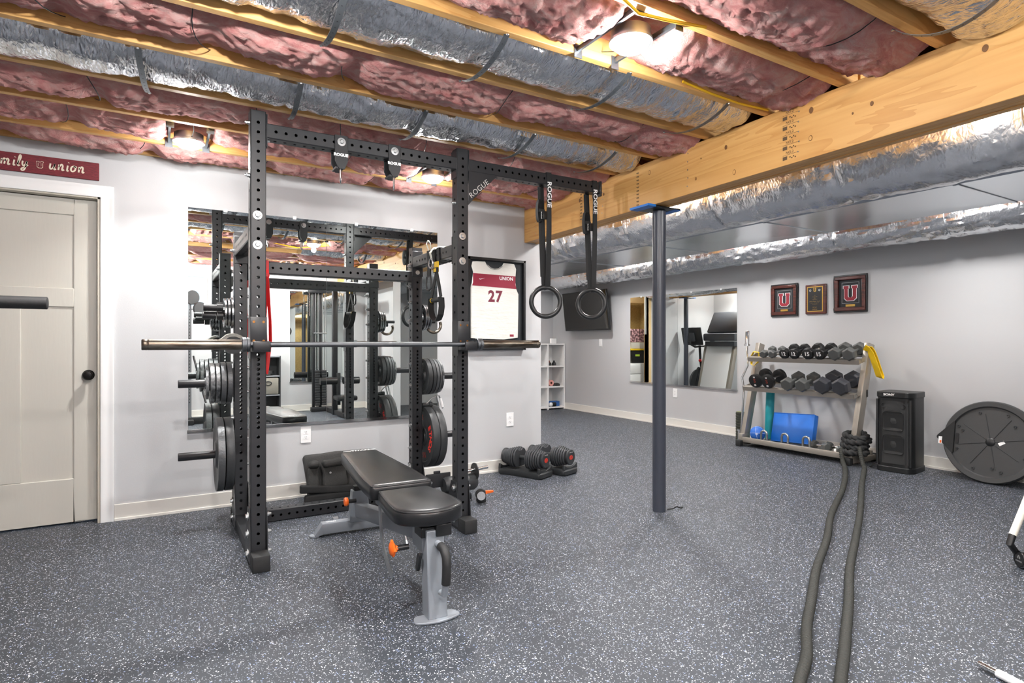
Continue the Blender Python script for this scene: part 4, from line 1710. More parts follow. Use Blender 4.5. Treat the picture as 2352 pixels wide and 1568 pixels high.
# ------------------------------------------------------------------ weight bench
BO, BA = (.985, 2.262, 0), -math.radians(2.6)
bench = thing('weight_bench', 'black padded adjustable weight bench with grey frame and orange knobs inside the rack', 'bench', BO, BA)
m_bf = mat('bench_frame_paint', '#8F959C', .36, .3)
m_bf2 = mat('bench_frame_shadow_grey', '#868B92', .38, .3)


def pad(outline, z0, z1, name, parent, m=m_leather, r=.022):
    n = len(outline)
    cx = sum(p[0] for p in outline) / n
    cy = sum(p[1] for p in outline) / n
    rings = []
    lev = [(z0, .012), (z0 + .006, .002), ((z0 + z1) / 2, 0.), (z1 - .018, .0), (z1 - .008, .005), (z1 - .002, .014), (z1 + .001, .026)]
    vs, fs = [], []
    for z, ins in lev:
        for k in range(n):
            p = Vector(outline[k])
            a, b = Vector(outline[k - 1]), Vector(outline[(k + 1) % n])
            d = (b - a).normalized()
            nn = Vector((-d.y, d.x))
            if nn.dot(Vector((cx, cy)) - p) < 0:
                nn = -nn
            q = p + nn * ins
            vs.append((q.x, q.y, z))
    for i in range(len(lev) - 1):
        for k in range(n):
            l = (k + 1) % n
            fs.append((i * n + k, i * n + l, (i + 1) * n + l, (i + 1) * n + k))
    fs.append(tuple(range(n - 1, -1, -1)))
    fs.append(tuple(range((len(lev) - 1) * n, len(lev) * n)))
    mb = MB()
    mb.add(vs, fs)
    o = mb.build(name, m, parent, smooth=60, local=True)
    mb = MB()
    ring = []
    for k in range(n):
        p = Vector(vs[4 * n + k])
        ring.append(p)
    mb.tube(ring, .0035, 6, closed=True)
    mb.build('piping', m, o, local=True)
    return o


def rounded(poly, r, n=5):
    out = []
    m = len(poly)
    for i in range(m):
        p = Vector(poly[i][:2])
        a, b = Vector(poly[i - 1][:2]), Vector(poly[(i + 1) % m][:2])
        rr_ = poly[i][2] if len(poly[i]) > 2 else r
        d1, d2 = (a - p), (b - p)
        rr_ = min(rr_, d1.length * .45, d2.length * .45)
        s, e = p + d1.normalized() * rr_, p + d2.normalized() * rr_
        for k in range(n + 1):
            t = k / n
            out.append(tuple((1 - t) ** 2 * s + 2 * t * (1 - t) * p + t * t * e))
    return out


seat_o = rounded([(-.155, .03, .10), (0, -.035, .08), (.155, .03, .10), (.150, .20, .06), (.118, .42, .02), (-.128, .42, .02), (-.150, .20, .06)], .05)
pad(seat_o, .385, .452, 'seat', bench)
back_o = rounded([(-.155, .452, .03), (.155, .452, .03), (.150, .70, .05), (.105, 1.34, .07), (0, 1.372, .06), (-.105, 1.34, .07), (-.150, .70, .05)], .05)
bk = pad(back_o, .395, .468, 'backrest', bench)
# tilt the back pad a touch upwards to its head end
bk.rotation_euler = (math.radians(1.2), 0, 0)
bk.location = (0, 0, -.0095)
# printed mark near the head end: a winged word
text('lettering', 'TITAN', .042, m_print, bk, ROOTM[bench.name].inverted() @ basis((1, 0, 0), (0, 1, 0), (0, 0, 1), (.0, 1.285, .4726)), .0002, sx=.9, shear=.2, font_bold=.0015)
mb = MB()
for s in (-1, 1):
    mb.add([(s * .052, 1.275, .4725), (s * .098, 1.287, .4725), (s * .098, 1.293, .4725), (s * .052, 1.287, .4725)], [(0, 1, 2, 3)])
mb.build('lettering_wing', m_print, bk, local=True)
L_ = dict(local=True)
mb = MB()
pts = rounded([(-.105, -.03, .05), (0, -.062, .06), (.105, -.03, .04), (.085, .03, .02), (-.085, .03, .02)], .03)
mb.prism(pts, Matrix.Translation((0, 0, .001)), .009)
mb.build('foot_plate', m_bf, bench, bevel=.002, **L_)
mb = MB()
mb.prism([(-.042, 0), (.042, 0), (.038, .355), (-.038, .355)], basis((1, 0, 0), (0, .10, .995), (0, -1, 0), (0, .045, .008)), .075)
fp = mb.build('front_post', m_bf, bench, bevel=.004, **L_)
mb = MB()
mb.b2((-.055, .02, .33), (.052, .11, .372))
mb.b2((.002, -.005, .335), (.07, .07, .385))
mb.build('seat_bracket', m_blackp, bench, bevel=.003, **L_)
mb = MB()
R = Matrix.Rotation(math.radians(9.5), 4, 'X')
mb.rbox((0, .66, .235), (.062, 1.22, .078), .005, Matrix.Rotation(-math.radians(9.5), 4, 'X'))
mb.build('main_beam', m_bf2, bench, **L_)
mb = MB()
mb.prism([(-.02, -.06), (.11, -.05), (.11, .05), (-.02, .09)], basis((0, 1, 0), (0, 0, 1), (1, 0, 0), (-.044, .06, .32)), .088)
mb.build('front_gusset', m_bf, bench, bevel=.003, **L_)
mb = MB()
mb.rbox((0, 1.30, .045), (.44, .062, .062), .004)
rb = mb.build('rear_bar', m_bf2, bench, **L_)
for s in (-1, 1):
    mb = MB()
    mb.prism([(0, .076), (s * .045, .012), (s * .038, .004), (0, .012)] if s > 0 else [(0, .076), (0, .012), (-.038, .004), (-.045, .012)], basis((1, 0, 0), (0, 0, 1), (0, -1, 0), (s * .218, 1.331, 0)), .062)
    mb.build('end_wedge', m_bf2, rb, bevel=.002, **L_)
    mb = MB()
    mb.prism(rounded([(0, -.031), (s * .052, -.024), (s * .052, .024), (0, .031)], .016), Matrix.Translation((s * .235, 1.30, .001)), .009)
    mb.build('foot_tab', m_bf, rb, **L_)
text('lettering', 'TITAN', .02, m_print, rb, ROOTM[bench.name].inverted() @ basis((1, 0, 0), (0, 1, 0), (0, 0, 1), (-.165, 1.30, .0766)), .0002, font_bold=.001)
mb = MB()
mb.lathe([(0, 0), (.013, 0), (.013, .014), (.008, .02), (0, .022)], (-.13, 1.345, .045), (0, 1, 0), 12)
mb.b2((-.145, 1.33, .06), (-.115, 1.36, .085))
mb.build('wheel_lug', m_zinc, bench, **L_)
mb = MB()
mb.prism([(-.062, 0), (.062, 0), (.045, .19), (-.045, .19)], basis((1, 0, 0), (0, 0, 1), (0, -1, 0), (.0, 1.325, .06)), .06)
rp = mb.build('rear_post', m_bf, bench, bevel=.004, **L_)
mb = MB()
mb.rbox((-.01, 1.29, .262), (.05, .05, .03), .005)
mb.build('bumper', m_rub, rp, **L_)
mb = MB()
mb.rbox((0, .86, .365), (.05, .78, .04), .004)
mb.b2((-.10, .52, .355), (.10, .56, .39))
mb.b2((-.08, 1.1, .355), (.08, 1.14, .395))
mb.build('backrest_support', m_bf2, bench, **L_)
mb = MB()
arc = []
for i in range(15):
    a = math.radians(8 + 72 * i / 14)
    arc.append((-.062, .98 - .62 * math.sin(a) * 1.0, .62 - .60 * math.cos(a) * 0 - .36 - .24 * math.sin(a * 1.05) + .10))
arc = [(-.062, .62, .37), (-.062, .612, .30), (-.062, .60, .23), (-.062, .575, .17), (-.062, .53, .115), (-.062, .47, .07), (-.062, .40, .045)]
mb.strap(arc, .007, .034, (1, 0, 0))
mb.build('ladder_arc', m_zinc, bench, **L_)
mb = MB()
mb.strap([(.062 + b[0] * 0, b[1] + .04, b[2]) for b in arc[:5]], .007, .03, (1, 0, 0))
mb.build('ladder_arc', m_zinc, bench, **L_)
for nm, p in (('front', (-.09, .085, .285)), ('rear', (-.055, 1.14, .225))):
    mb = MB()
    mb.lathe([(0, 0), (.012, 0), (.012, .05), (0, .05)], p, (-1, 0, 0), 12)
    k = mb.build('knob_stem', m_blackp, bench, **L_)
    mb = MB()
    if nm == 'front':
        mb.lathe([(.012, 0), (.014, .010), (.03, .018), (.033, .026), (.022, .034), (0, .036)], (p[0] - .045, p[1], p[2]), (-1, 0, 0), 6)
        mb.lathe([(.0, .01), (.038, .016), (.038, .026), (0, .03)], (p[0] - .045, p[1], p[2]), (-1, 0, 0), 3)
    else:
        mb.lathe([(0, 0), (.022, .002), (.026, .012), (.022, .022), (0, .024)], (p[0] - .045, p[1], p[2]), (-1, 0, 0), 16)
    mb.build('knob_head', m_orange, k, **L_)
mb = MB()
mb.prism([(0, 0), (.03, -.01), (.05, -.075), (.038, -.09), (.022, -.085), (-.005, -.02)], basis((0, 1, 0), (0, 0, 1), (1, 0, 0), (-.062, .03, .27)), .012)
mb.build('release_lever', m_blackp, bench, bevel=.003, **L_)
mb = MB()
hp = [(.01, -.03, .305), (.012, -.062, .30), (.014, -.082, .275), (.014, -.086, .24), (.014, -.084, .20), (.014, -.078, .165)]
mb.tube(hp, .0185, 14)
mb.build('handle_grip', m_rub, bench, **L_)
mb = MB()
mb.tube([(.008, .0, .308), (.01, -.032, .305)], .014, 12)
mb.build('handle_tube', m_bf, bench, **L_)
mb = MB()
mb.tube([(.014, -.078, .168), (.012, -.066, .115)], .014, 12)
mb.tube([(.012, -.068, .12), (.010, -.03, .115)], .012, 10)
mb.build('handle_tube', m_bf, bench, **L_)

# ------------------------------------------------------------------ bag behind the bench
t = thing('weight_vest', 'black nylon vest with pouches slumped against the wall behind the bench', 'vest', (1.09, 4.38, 0))


def soft(mb, c, d, seed, R=None, lump=.012, r=.03):
    bm = bmesh.new()
    bmesh.ops.create_cube(bm, size=1)
    for v in bm.verts:
        v.co = Vector((v.co.x * d[0], v.co.y * d[1], v.co.z * d[2]))
    bmesh.ops.bevel(bm, geom=bm.edges[:], offset=min(r, min(d) * .45), segments=3, profile=.5, affect='EDGES')
    bmesh.ops.subdivide_edges(bm, edges=bm.edges[:], cuts=2, use_grid_fill=True)
    bm.normal_update()
    for v in bm.verts:
        n = noise.noise(v.co * 9 + Vector((seed, 0, 0))) * lump + noise.noise(v.co * 22 + Vector((0, seed, 0))) * lump * .5
        v.co += v.normal * n
    bm.verts.index_update()
    c = Vector(c)
    mb.add([c + (R @ v.co if R else v.co) for v in bm.verts], [[v.index for v in f.verts] for f in bm.faces])
    bm.free()


Rl = Matrix.Rotation(math.radians(-14), 4, 'X')
mb = MB()
soft(mb, (1.09, 4.43, .175), (.37, .055, .31), 1., Rl @ Matrix.Rotation(math.radians(-4), 4, 'Y'), .014)
mb.build('back_panel', m_cloth, t, smooth=60)
mb = MB()
soft(mb, (1.10, 4.385, .18), (.18, .07, .20), 2., Rl @ Matrix.Rotation(math.radians(-5), 4, 'Y'), .012)
pk = mb.build('main_pouch', m_cloth, t, smooth=60)
mb = MB()
mb.lathe([(.003, 0), (.0075, 0), (.0075, .002), (.003, .002)], (1.06, 4.318, .205), (0, -1, .2), 14)
mb.build('snap', m_chrome, pk)
mb = MB()
soft(mb, (1.105, 4.385, .262), (.175, .08, .05), 3., Rl @ Matrix.Rotation(math.radians(-5), 4, 'Y'), .012)
mb.build('pouch_flap', m_cloth, pk, smooth=60)
mb = MB()
soft(mb, (.955, 4.385, .155), (.085, .055, .17), 4., Rl, .012)
mb.build('side_pouch', m_cloth, t, smooth=60)
mb = MB()
soft(mb, (.955, 4.385, .262), (.075, .075, .05), 5., Rl, .014)
mb.build('side_flap', m_cloth, t, smooth=60)
mb = MB()
soft(mb, (1.235, 4.385, .15), (.08, .07, .18), 6., Rl, .014)
mb.build('side_pouch', m_cloth, t, smooth=60)
mb = MB()
soft(mb, (1.075, 4.335, .085), (.45, .03, .06), 7., Matrix.Rotation(math.radians(5), 4, 'Y'), .010, .012)
mb.build('waist_strap', m_nyl, t, smooth=60)
mb = MB()
soft(mb, (1.09, 4.34, .032), (.41, .035, .055), 8., None, .008, .014)
mb.build('waist_strap', m_nyl, t, smooth=60)

# ------------------------------------------------------------------ attachments lying behind the right front upright
t = thing('roller_attachment', 'black rack attachment with roller, plate and chrome pin lying behind the right upright', 'attachment', (1.84, 3.86, 0))
mb = MB()
mb.rbox((1.70, 3.86, .165), (.19, .010, .10), .004)
mb.rbox((1.69, 3.86, .222), (.05, .012, .02), .003)
p = mb.build('plate', m_black, t)
mb = MB()
mb.lathe([(.003, 0), (.009, 0), (.009, .002), (.003, .002)], (1.645, 3.8545, .155), (0, -1, 0), 14)
mb.build('plate_bolt', m_zinc, p)
mb = MB()
mb.lathe([(0, 0), (.05, .0), (.06, .02), (.06, .24), (.05, .26), (0, .26)], (1.735, 3.85, .125), (1, .05, 0), 24)
mb.build('roller', m_rubg, t)
mb = MB()
mb.lathe([(0, 0), (.062, 0), (.062, .008), (0, .008)], (1.98, 3.845, .20), (1, 0, 0), 24)
mb.build('flange_disc', m_black, t)
mb = MB()
mb.tube([(1.88, 3.845, .205), (2.09, 3.845, .222)], .0125, 14)
mb.build('pin', m_chrome, t)
mb = MB()
mb.rbox((1.80, 3.86, .032), (.26, .16, .064), .012)
mb.build('base_block', m_black, t)
t = thing('spring_collar', 'chrome bar collar with an orange lever on the floor behind the right upright', 'collar', (1.96, 3.72, 0))
mb = MB()
mb.lathe([(.014, 0), (.03, 0), (.03, .045), (.014, .045)], (1.955, 3.70, .062), (-.35, -.9, .1), 20)
mb.build('collar_ring', m_chrome, t)
mb = MB()
mb.lathe([(.022, 0), (.037, 0), (.037, .02), (.022, .02)], (1.965, 3.725, .064), (-.35, -.9, .1), 20)
mb.rbox((1.975, 3.73, .045), (.06, .05, .085), .008)
mb.build('rubber_sleeve', m_rub, t)
mb = MB()
mb.prism(rounded([(0, -.012), (.07, -.006), (.07, .008), (0, .014)], .006), basis((1, 0, 0), (0, 0, 1), (0, -1, 0), (1.995, 3.72, .072)), .014)
mb.build('lever', m_orange, t, bevel=.003)
t = thing('pull_grip', 'chrome triangular pull grip hooked between the plate stacks on the right of the rack', 'handle', (1.745, RYB - .06, .70))
mb = MB()
mb.tube([(1.665, RYB - .03, .69), (1.71, RYB - .05, .735), (1.738, RYB - .06, .752), (1.752, RYB - .06, .70), (1.760, RYB - .06, .642)], .0065, 8)
mb.tube([(1.738, RYB - .06, .752), (1.76, RYB - .06, .755), (1.79, RYB - .06, .66)], .006, 8)
mb.build('grip_frame', m_zinc, t)
mb = MB()
mb.tube([(1.768, RYB - .062, .735), (1.786, RYB - .062, .668)], .0105, 10)
mb.build('white_tape', m_whitep, t)
mb = MB()
mb.lathe([(0, 0), (.014, 0), (.014, .05), (.02, .052), (.02, .075), (0, .078)], (1.64, RYB - .03, .69), (1, 0, 0), 14)
mb.build('ball_stop', m_rubg, t)

# ------------------------------------------------------------------ adjustable dumbbells in cradles
m_bow = mat('dumbbell_moulded_plates', '#35373A', .5, bump=(160, .06))
m_tray = mat('cradle_plastic', '#26282A', .5)


def adj_dumbbell():
    c = thing('dumbbell_cradle', 'x', 'cradle')
    d = thing('adjustable_dumbbell', 'x', 'dumbbell')
    l = dict(local=True)
    # local y = long axis (towards the camera end is -y), the cradle first
    mb = MB()
    out = rounded([(-.115, -.225, .05), (.115, -.225, .05), (.095, -.10, .03), (.095, .10, .03), (.115, .225, .05), (-.115, .225, .05), (-.095, .10, .03), (-.095, -.10, .03)], .03)
    n = len(out)
    lev = [(.0, .94), (.012, 1.0), (.042, 1.0), (.052, .96)]
    vs, fs = [], []
    for z, k in lev:
        vs += [(p[0] * k, p[1] * k, z) for p in out]
    for i in range(3):
        fs += [(i * n + k, i * n + (k + 1) % n, (i + 1) * n + (k + 1) % n, (i + 1) * n + k) for k in range(n)]
    fs += [tuple(range(n - 1, -1, -1)), tuple(range(3 * n, 4 * n))]
    mb.add(vs, fs)
    mb.build('tray', m_tray, c, **l)
    for s in (-1, 1):
        mb = MB()
        mb.prism([(-.105, 0), (.105, 0), (.10, .05), (.06, .028), (0, .016), (-.06, .028), (-.10, .05)], basis((1, 0, 0), (0, 0, 1), (0, -1, 0), (0, s * .20 + .012, .045)), .024)
        mb.build('end_saddle', m_tray, c, bevel=.004, **l)
    zc = .148
    mb = MB()
    mb.lathe([(0, 0), (.017, 0), (.02, .055), (.017, .11), (0, .11)], (0, -.055, zc), (0, 1, 0), 16)
    mb.build('grip', m_rubg, d, **l)
    for s in (-1, 1):
        y = .058
        for i in range(7):
            th = .0185
            r = (.096, .102, .102, .096, .090, .084, .078)[i]
            if i == 0:
                gap = .004
            mb = MB()
            pts = []
            for k in range(28):
                a = 2 * PI * k / 28
                px, pz = math.cos(a) * r, math.sin(a) * r
                pz = max(pz, -r * .82)
                if pz > r * .72:
                    pz = r * .72 + (pz - r * .72) * .55
                if pz > r * .45 and abs(px) < .030:
                    pz = min(pz, r * .62)
                pts.append((px, pz))
            mb.prism(pts, basis((1, 0, 0), (0, 0, 1), (0, -1, 0), (0, s * y + (th * .42 if s > 0 else -th * .42 + th * .84), zc)), th * .84)
            mb.build('weight_disc', m_bow, d, bevel=.003, **l)
            y += th + .001
        mb = MB()
        mb.lathe([(0, 0), (.062, 0), (.066, .006), (.066, .020), (.058, .024), (.05, .022), (.03, .0225), (0, .0225)], (0, s * (y - .004), zc), (0, s, 0), 28)
        dl = mb.build('dial', m_rubg, d, **l)
        mb = MB()
        pts = [(.026 * math.cos(a), .019 * math.sin(a)) for a in [2 * PI * k / 20 for k in range(20)]]
        mb.prism(pts, basis((s * -1, 0, 0), (0, 0, 1), (0, s, 0), (0, s * (y + .0185), zc)), .0012)
        bd = mb.build('red_badge', mat('badge_red', '#C8321F', .4), dl, **l)
        mb = MB()
        sx = -s
        for q in (-.006, .004):
            mb.prism([(-.010, q - .002), (.012, q + .001), (.012, q + .005), (-.010, q + .002)], basis((sx, 0, 0), (0, 0, 1), (0, s, 0), (0, s * (y + .0197), zc)), .0004)
        mb.build('badge_mark', m_rubg, dl, **l)
        text('lettering', '5 10 15 20', .012, m_print, dl, ROOTM[d.name].inverted() @ basis((-s, 0, 0), (0, 0, 1), (0, s, 0), (0, s * (y + .0185), zc + .043)), .0002)
    return c, d


c0, d0 = adj_dumbbell()
for k, (x, y, a) in enumerate(((2.715, 4.315, math.radians(24)), (2.985, 4.318, math.radians(21)))):
    w = ('beside the grey wall', 'at the corner of the partition')[k]
    lc, ld = 'black moulded tray holding the adjustable dumbbell ' + w, 'dark adjustable dumbbell with red dial badge ' + w
    if k == 0:
        for o, lb in ((c0, lc), (d0, ld)):
            o.location = (x, y, 0)
            o.rotation_euler = (0, 0, a)
            o['label'] = lb
            o['group'] = 'adjustable dumbbells' if o is d0 else 'dumbbell cradles'
    else:
        dup(c0, (x, y, 0), a, lc)
        dup(d0, (x, y, 0), a, ld)

# ------------------------------------------------------------------ dumbbell rack by the right wall
dr_ = thing('dumbbell_rack', 'taupe metal dumbbell rack with two shelves and a bottom tray against the right wall', 'rack', (5.72, 3.71, 0))
RKL, RKR = 4.305, 3.105
def lean(z):
    return 5.585 + (z - .05) * .262


for y, s in ((RKL, 1), (RKR, -1)):
    mb = MB()
    a, b = Vector((lean(.05), y, .05)), Vector((lean(1.13), y, 1.13))
    d = (b - a).normalized()
    R = basis(Vector((0, 1, 0)).cross(d).normalized(), (0, 1, 0), d)
    mb.rbox((a + b) / 2, (.095, .052, (b - a).length), .005, R.to_3x3().to_4x4())
    up = mb.build('upright', m_taupe, dr_)
    mb = MB()
    mb.rbox((5.735, y, .037), (.44, .05, .05), .005)
    mb.rbox((lean(.05), y, .09), (.13, .056, .09), .004)
    mb.build('base_foot', m_taupe, dr_)
    for xx in (5.505, 5.965):
        mb = MB()
        mb.rbox((xx, y, .035), (.055, .064, .068), .008)
        mb.build('end_cap', m_rub, dr_)
mb = MB()
mb.prism(rounded([(-.012, -.035), (.012, -.035), (.012, .035), (-.012, .035)], .012), basis((1, 0, 0), (0, 0, 1), (0, -1, 0), (lean(.66) + .03, RKR - .027, .66)), .003)
mb.build('badge', m_blackp, dr_, bevel=.001)
shelf_obj = []
for nm, xf, zf, xb, zb in (('upper_shelf', 5.655, .945, 5.86, 1.0), ('lower_shelf', 5.575, .622, 5.79, .685)):
    d = Vector((xb - xf, 0, zb - zf)).normalized()
    n = Vector((-d.z, 0, d.x))
    R = basis(d, (0, 1, 0), n)
    L = RKL - RKR + .03
    cy = (RKL + RKR) / 2
    mb = MB()
    mb.b2((0, -L / 2, -.003), (.055, L / 2, 0))
    mb.b2((0, -L / 2, -.045), (.004, L / 2, .004))
    mb.b2((.051, -L / 2, -.03), (.055, L / 2, .0))
    mb.v = [Vector((xf, cy, zf + .03)) + (R.to_3x3() @ Vector(v)) for v in mb.v]
    mb.build('front_rail', m_taupe, dr_, bevel=.002)
    mb = MB()
    w = (Vector((xb, 0, zb)) - Vector((xf, 0, zf))).length
    mb.b2((w - .05, -L / 2, -.003), (w + .01, L / 2, 0))
    mb.b2((w + .006, -L / 2, -.03), (w + .01, L / 2, .028))
    mb.v = [Vector((xf, cy, zf + .03)) + (R.to_3x3() @ Vector(v)) for v in mb.v]
    mb.build('rear_rail', m_taupe, dr_, bevel=.002)
    for s in (-1, 1):
        mb = MB()
        mb.b2((0, s * (L / 2 - .004), -.04), (w, s * (L / 2 - .008), .0))
        mb.v = [Vector((xf, cy, zf + .03)) + (R.to_3x3() @ Vector(v)) for v in mb.v]
        mb.build('shelf_bracket', m_taupe, dr_)
    shelf_obj.append((xf, zf + .03, R, w))
mb = MB()
mb.rbox((5.535, (RKL + RKR) / 2, .075), (.028, RKL - RKR + .02, .056), .006)
mb.build('tray_front', m_taupe, dr_)
mb = MB()
mb.rbox((5.90, (RKL + RKR) / 2, .078), (.024, RKL - RKR + .02, .05), .005)
mb.build('tray_back', m_taupe, dr_)
mb = MB()
mb.rbox((5.72, (RKL + RKR) / 2, .062), (.36, RKL - RKR, .006), .001, seg=1)
mb.build('tray_floor', m_taupe, dr_)
for y in (4.045, 3.80, 3.565):
    mb = MB()
    pts = [(5.575, y + .036, .065), (5.575, y + .036, .16)]
    for k in range(1, 8):
        a = PI * k / 8
        pts.append((5.575, y + .036 * math.cos(a), .16 + .036 * math.sin(a)))
    pts += [(5.575, y - .036, .16), (5.575, y - .036, .065)]
    mb.tube(pts, .0115, 12)
    mb.build('divider_hoop', mat('satin_steel', '#A5A8AA', .3, 1.), dr_)

# dumbbells: heads at the two ends of a short grip; local x = long axis
m_hex = mat('hex_rubber', '#565857', .42, .1, bump=(90, .12))
m_hexd = mat('dark_hex_rubber', '#383A40', .38, bump=(120, .05))
m_ure = mat('urethane_black', '#18191A', .4)


def dumbbell(kind, r, hl, gl, m, gm, num=None, numc=None):
    t = thing('dumbbell', 'x', 'dumbbell')
    mb = MB()
    mb.lathe([(0, -gl / 2 - .01), (.0125, -gl / 2 - .005), (.0155, 0), (.0125, gl / 2 + .005), (0, gl / 2 + .01)], (0, 0, 0), (1, 0, 0), 14)
    mb.build('grip', gm, t, local=True)
    for s in (-1, 1):
        mb = MB()
        n = {'hex': 6, 'octa': 8, 'round': 36}[kind]
        ch = r * (.22 if kind == 'hex' else .10)
        prof = [(0, 0), (r * .8, 0), (r, ch), (r, hl - ch), (r * .80, hl), (0, hl)]
        x, y, z = _frame((s, 0, 0))
        vs, fs = [], []
        for q, h in prof:
            for i in range(n):
                a = 2 * PI * (i + .5) / n if kind != 'hex' else 2 * PI * (i + .5) / 6
                if kind == 'octa':
                    a = 2 * PI * (i + .5) / 8
                vs.append(Vector((s * (gl / 2 + h), 0, 0)) + x * (math.cos(a) * q) + y * (math.sin(a) * q))
        for k in range(len(prof) - 1):
            for i in range(n):
                j = (i + 1) % n
                fs.append((k * n + i, k * n + j, (k + 1) * n + j, (k + 1) * n + i))
        mb.add(vs, fs)
        hd = mb.build('head', m, t, bevel=.004 if kind != 'round' else 0, local=True)
        if num and s < 0:
            for body, dy, sz, mm in num:
                text('lettering', body, sz, mm, hd, ROOTM[t.name].inverted() @ basis((0, -1, 0), (0, 0, 1), (-1, 0, 0), (-gl / 2 - hl - .0006, 0, dy)), .0003, font_bold=.0015)
    return t


m_redn = mat('faded_red_print', '#8E3A2A', .5)
kinds = {
    'small': dumbbell('hex', .045, .058, .11, m_hex, m_chrome),
    'twelve': dumbbell('octa', .056, .06, .12, m_ure, m_black, [('12', 0, .052, m_print)]),
    'fifteen': dumbbell('octa', .060, .064, .12, m_ure, m_black, [('15', 0, .056, m_print)]),
    'mid': dumbbell('hex', .066, .072, .12, m_hex, m_hex),
    'round': dumbbell('round', .075, .05, .14, m_ure, m_chrome, [('S', .004, .06, m_redn), ('35', -.045, .026, m_print), ('LB', .045, .018, m_print)]),
    'mid2': dumbbell('hex', .072, .08, .12, m_hex, m_hex),
    'large': dumbbell('hex', .086, .092, .13, m_hexd, m_chrome),
}
lens = {'small': .226, 'twelve': .24, 'fifteen': .248, 'mid': .264, 'round': .24, 'mid2': .28, 'large': .314}
rads = {'small': .045, 'twelve': .056, 'fifteen': .06, 'mid': .066, 'round': .075, 'mid2': .072, 'large': .086}
used = set()


def put(kind, y, row, label, yaw=0., roll=0.):
    xf, zf, R, w = shelf_obj[row]
    d = Vector((R[0][0], R[1][0], R[2][0]))
    n = Vector((R[0][2], R[1][2], R[2][2]))
    rr_ = rads[kind]
    flat = rr_ * (math.cos(PI / 6) if kind in ('small', 'mid', 'mid2', 'large') else (math.cos(PI / 8) if kind in ('twelve', 'fifteen') else 1))
    c = Vector((xf, y, zf)) + d * (w * .5 - .002) + n * (flat + .001)
    ang = -math.atan2(d.z, d.x)
    g_ = 'dumbbells on the %s shelf' % ('upper', 'lower')[row]
    rot = (roll, ang, yaw)
    o = kinds[kind]
    if kind in used:
        return dup(o, c, 0, label, g_, rot=rot)
    used.add(kind)
    o.location = c
    o.rotation_euler = rot
    o['label'] = label
    o['group'] = g_
    return o


put('small', 4.118, 0, 'small grey hex dumbbell at the far end of the upper shelf, first of its pair', .05)
put('small', 4.005, 0, 'small grey hex dumbbell on the upper shelf, second from the curl bar', -.03)
put('twelve', 3.858, 0, 'black dumbbell marked 12 beside the small hex pair', .04)
put('twelve', 3.742, 0, 'black dumbbell marked 12 beside the ones marked 15', .0)
put('fifteen', 3.592, 0, 'black dumbbell marked 15 next to the ones marked 12', .03)
put('fifteen', 3.462, 0, 'black dumbbell marked 15 next to the grey hex pair', -.03)
put('mid', 3.315, 0, 'grey hex dumbbell on the upper shelf beside the one marked 15', .03)
put('mid', 3.175, 0, 'last grey hex dumbbell on the upper shelf, beside the yellow band', .03)
put('round', 4.145, 1, 'round black dumbbell at the far end of the lower shelf', .05)
put('round', 3.985, 1, 'round black dumbbell on the lower shelf beside the hex ones', -.05)
put('mid2', 3.765, 1, 'grey hex dumbbell on the lower shelf next to the round black ones', .04)
put('mid2', 3.60, 1, 'grey hex dumbbell in the middle of the lower shelf', .0)
put('large', 3.385, 1, 'large dark hex dumbbell on the lower shelf, middle one of the dark pair', .03)
put('large', 3.20, 1, 'largest dark hex dumbbell at the near end of the lower shelf', .02)
for k, (x, y, z, yw, w) in enumerate(((5.70, 3.50, .108, 1.2, 'by the third steel hoop'), (5.74, 3.35, .108, 1.45, 'in the middle of the near end'), (5.68, 3.25, .108, .3, 'beside the tied rope'))):
    dup(kinds['small'], (x, y, z), 0, 'small grey hex dumbbell lying in the bottom tray ' + w, 'dumbbells in the bottom tray', rot=(0, 0, yw))
mb = MB()
mb.rbox((5.60, 3.265, .092), (.04, .045, .055), .006)
tag(mb.build('chalk_block', m_whitep), 'small white block in the bottom tray beside the knotted rope', 'block')

# yellow bands over the rack ends
for y, s, w, z0 in ((RKL, 1, 'far', .99), (RKR, -1, 'near', 1.04)):
    t = thing('resistance_band', 'yellow loop resistance band hung on the %s upright of the dumbbell rack' % w, 'exercise band', (lean(1) - .06, y, 1), 0, 'yellow bands on the dumbbell rack')
    mb = MB()
    e = .034
    xb = lean(1.06)
    if s < 0:
        lp = []
        for k in range(9):                                   # front leg, top to bottom
            v = k / 8
            lp.append((xb - .062 + .030 * v, y - e - .002 - .075 * v ** .8, 1.075 - .245 * v))
        for k in range(1, 6):                                # rounded bottom fold
            a = PI * k / 6
            q = lp[8]
            lp.append((q[0] + .018 - .018 * math.cos(a), q[1] - .004, q[2] - .020 * math.sin(a)))
        for k in range(9):
            v = 1 - k / 8
            lp.append((xb - .024 + .030 * v, y - e - .002 - .070 * v ** .8, 1.085 - .24 * v))
        lp += [(xb - .03, y, 1.105), (xb - .07, y, 1.095)]
        mb.strap(lp, .062, .005, [Vector((.2, 1, .25))] * 23 + [Vector((.6, .8, 0))] * 2, closed=True)
    else:
        lp = [(xb - .075, y - .06, 1.03), (xb - .085, y + .01, 1.04), (xb - .078, y + .05, .98), (xb - .075, y + .045, .90), (xb - .080, y, .885), (xb - .085, y - .05, .93)]
        mb.strap(lp, .035, .006, [Vector((1, 0, .2))] * 6, closed=True)
    mb.build('band_loop', m_yel, t, bevel=.001)

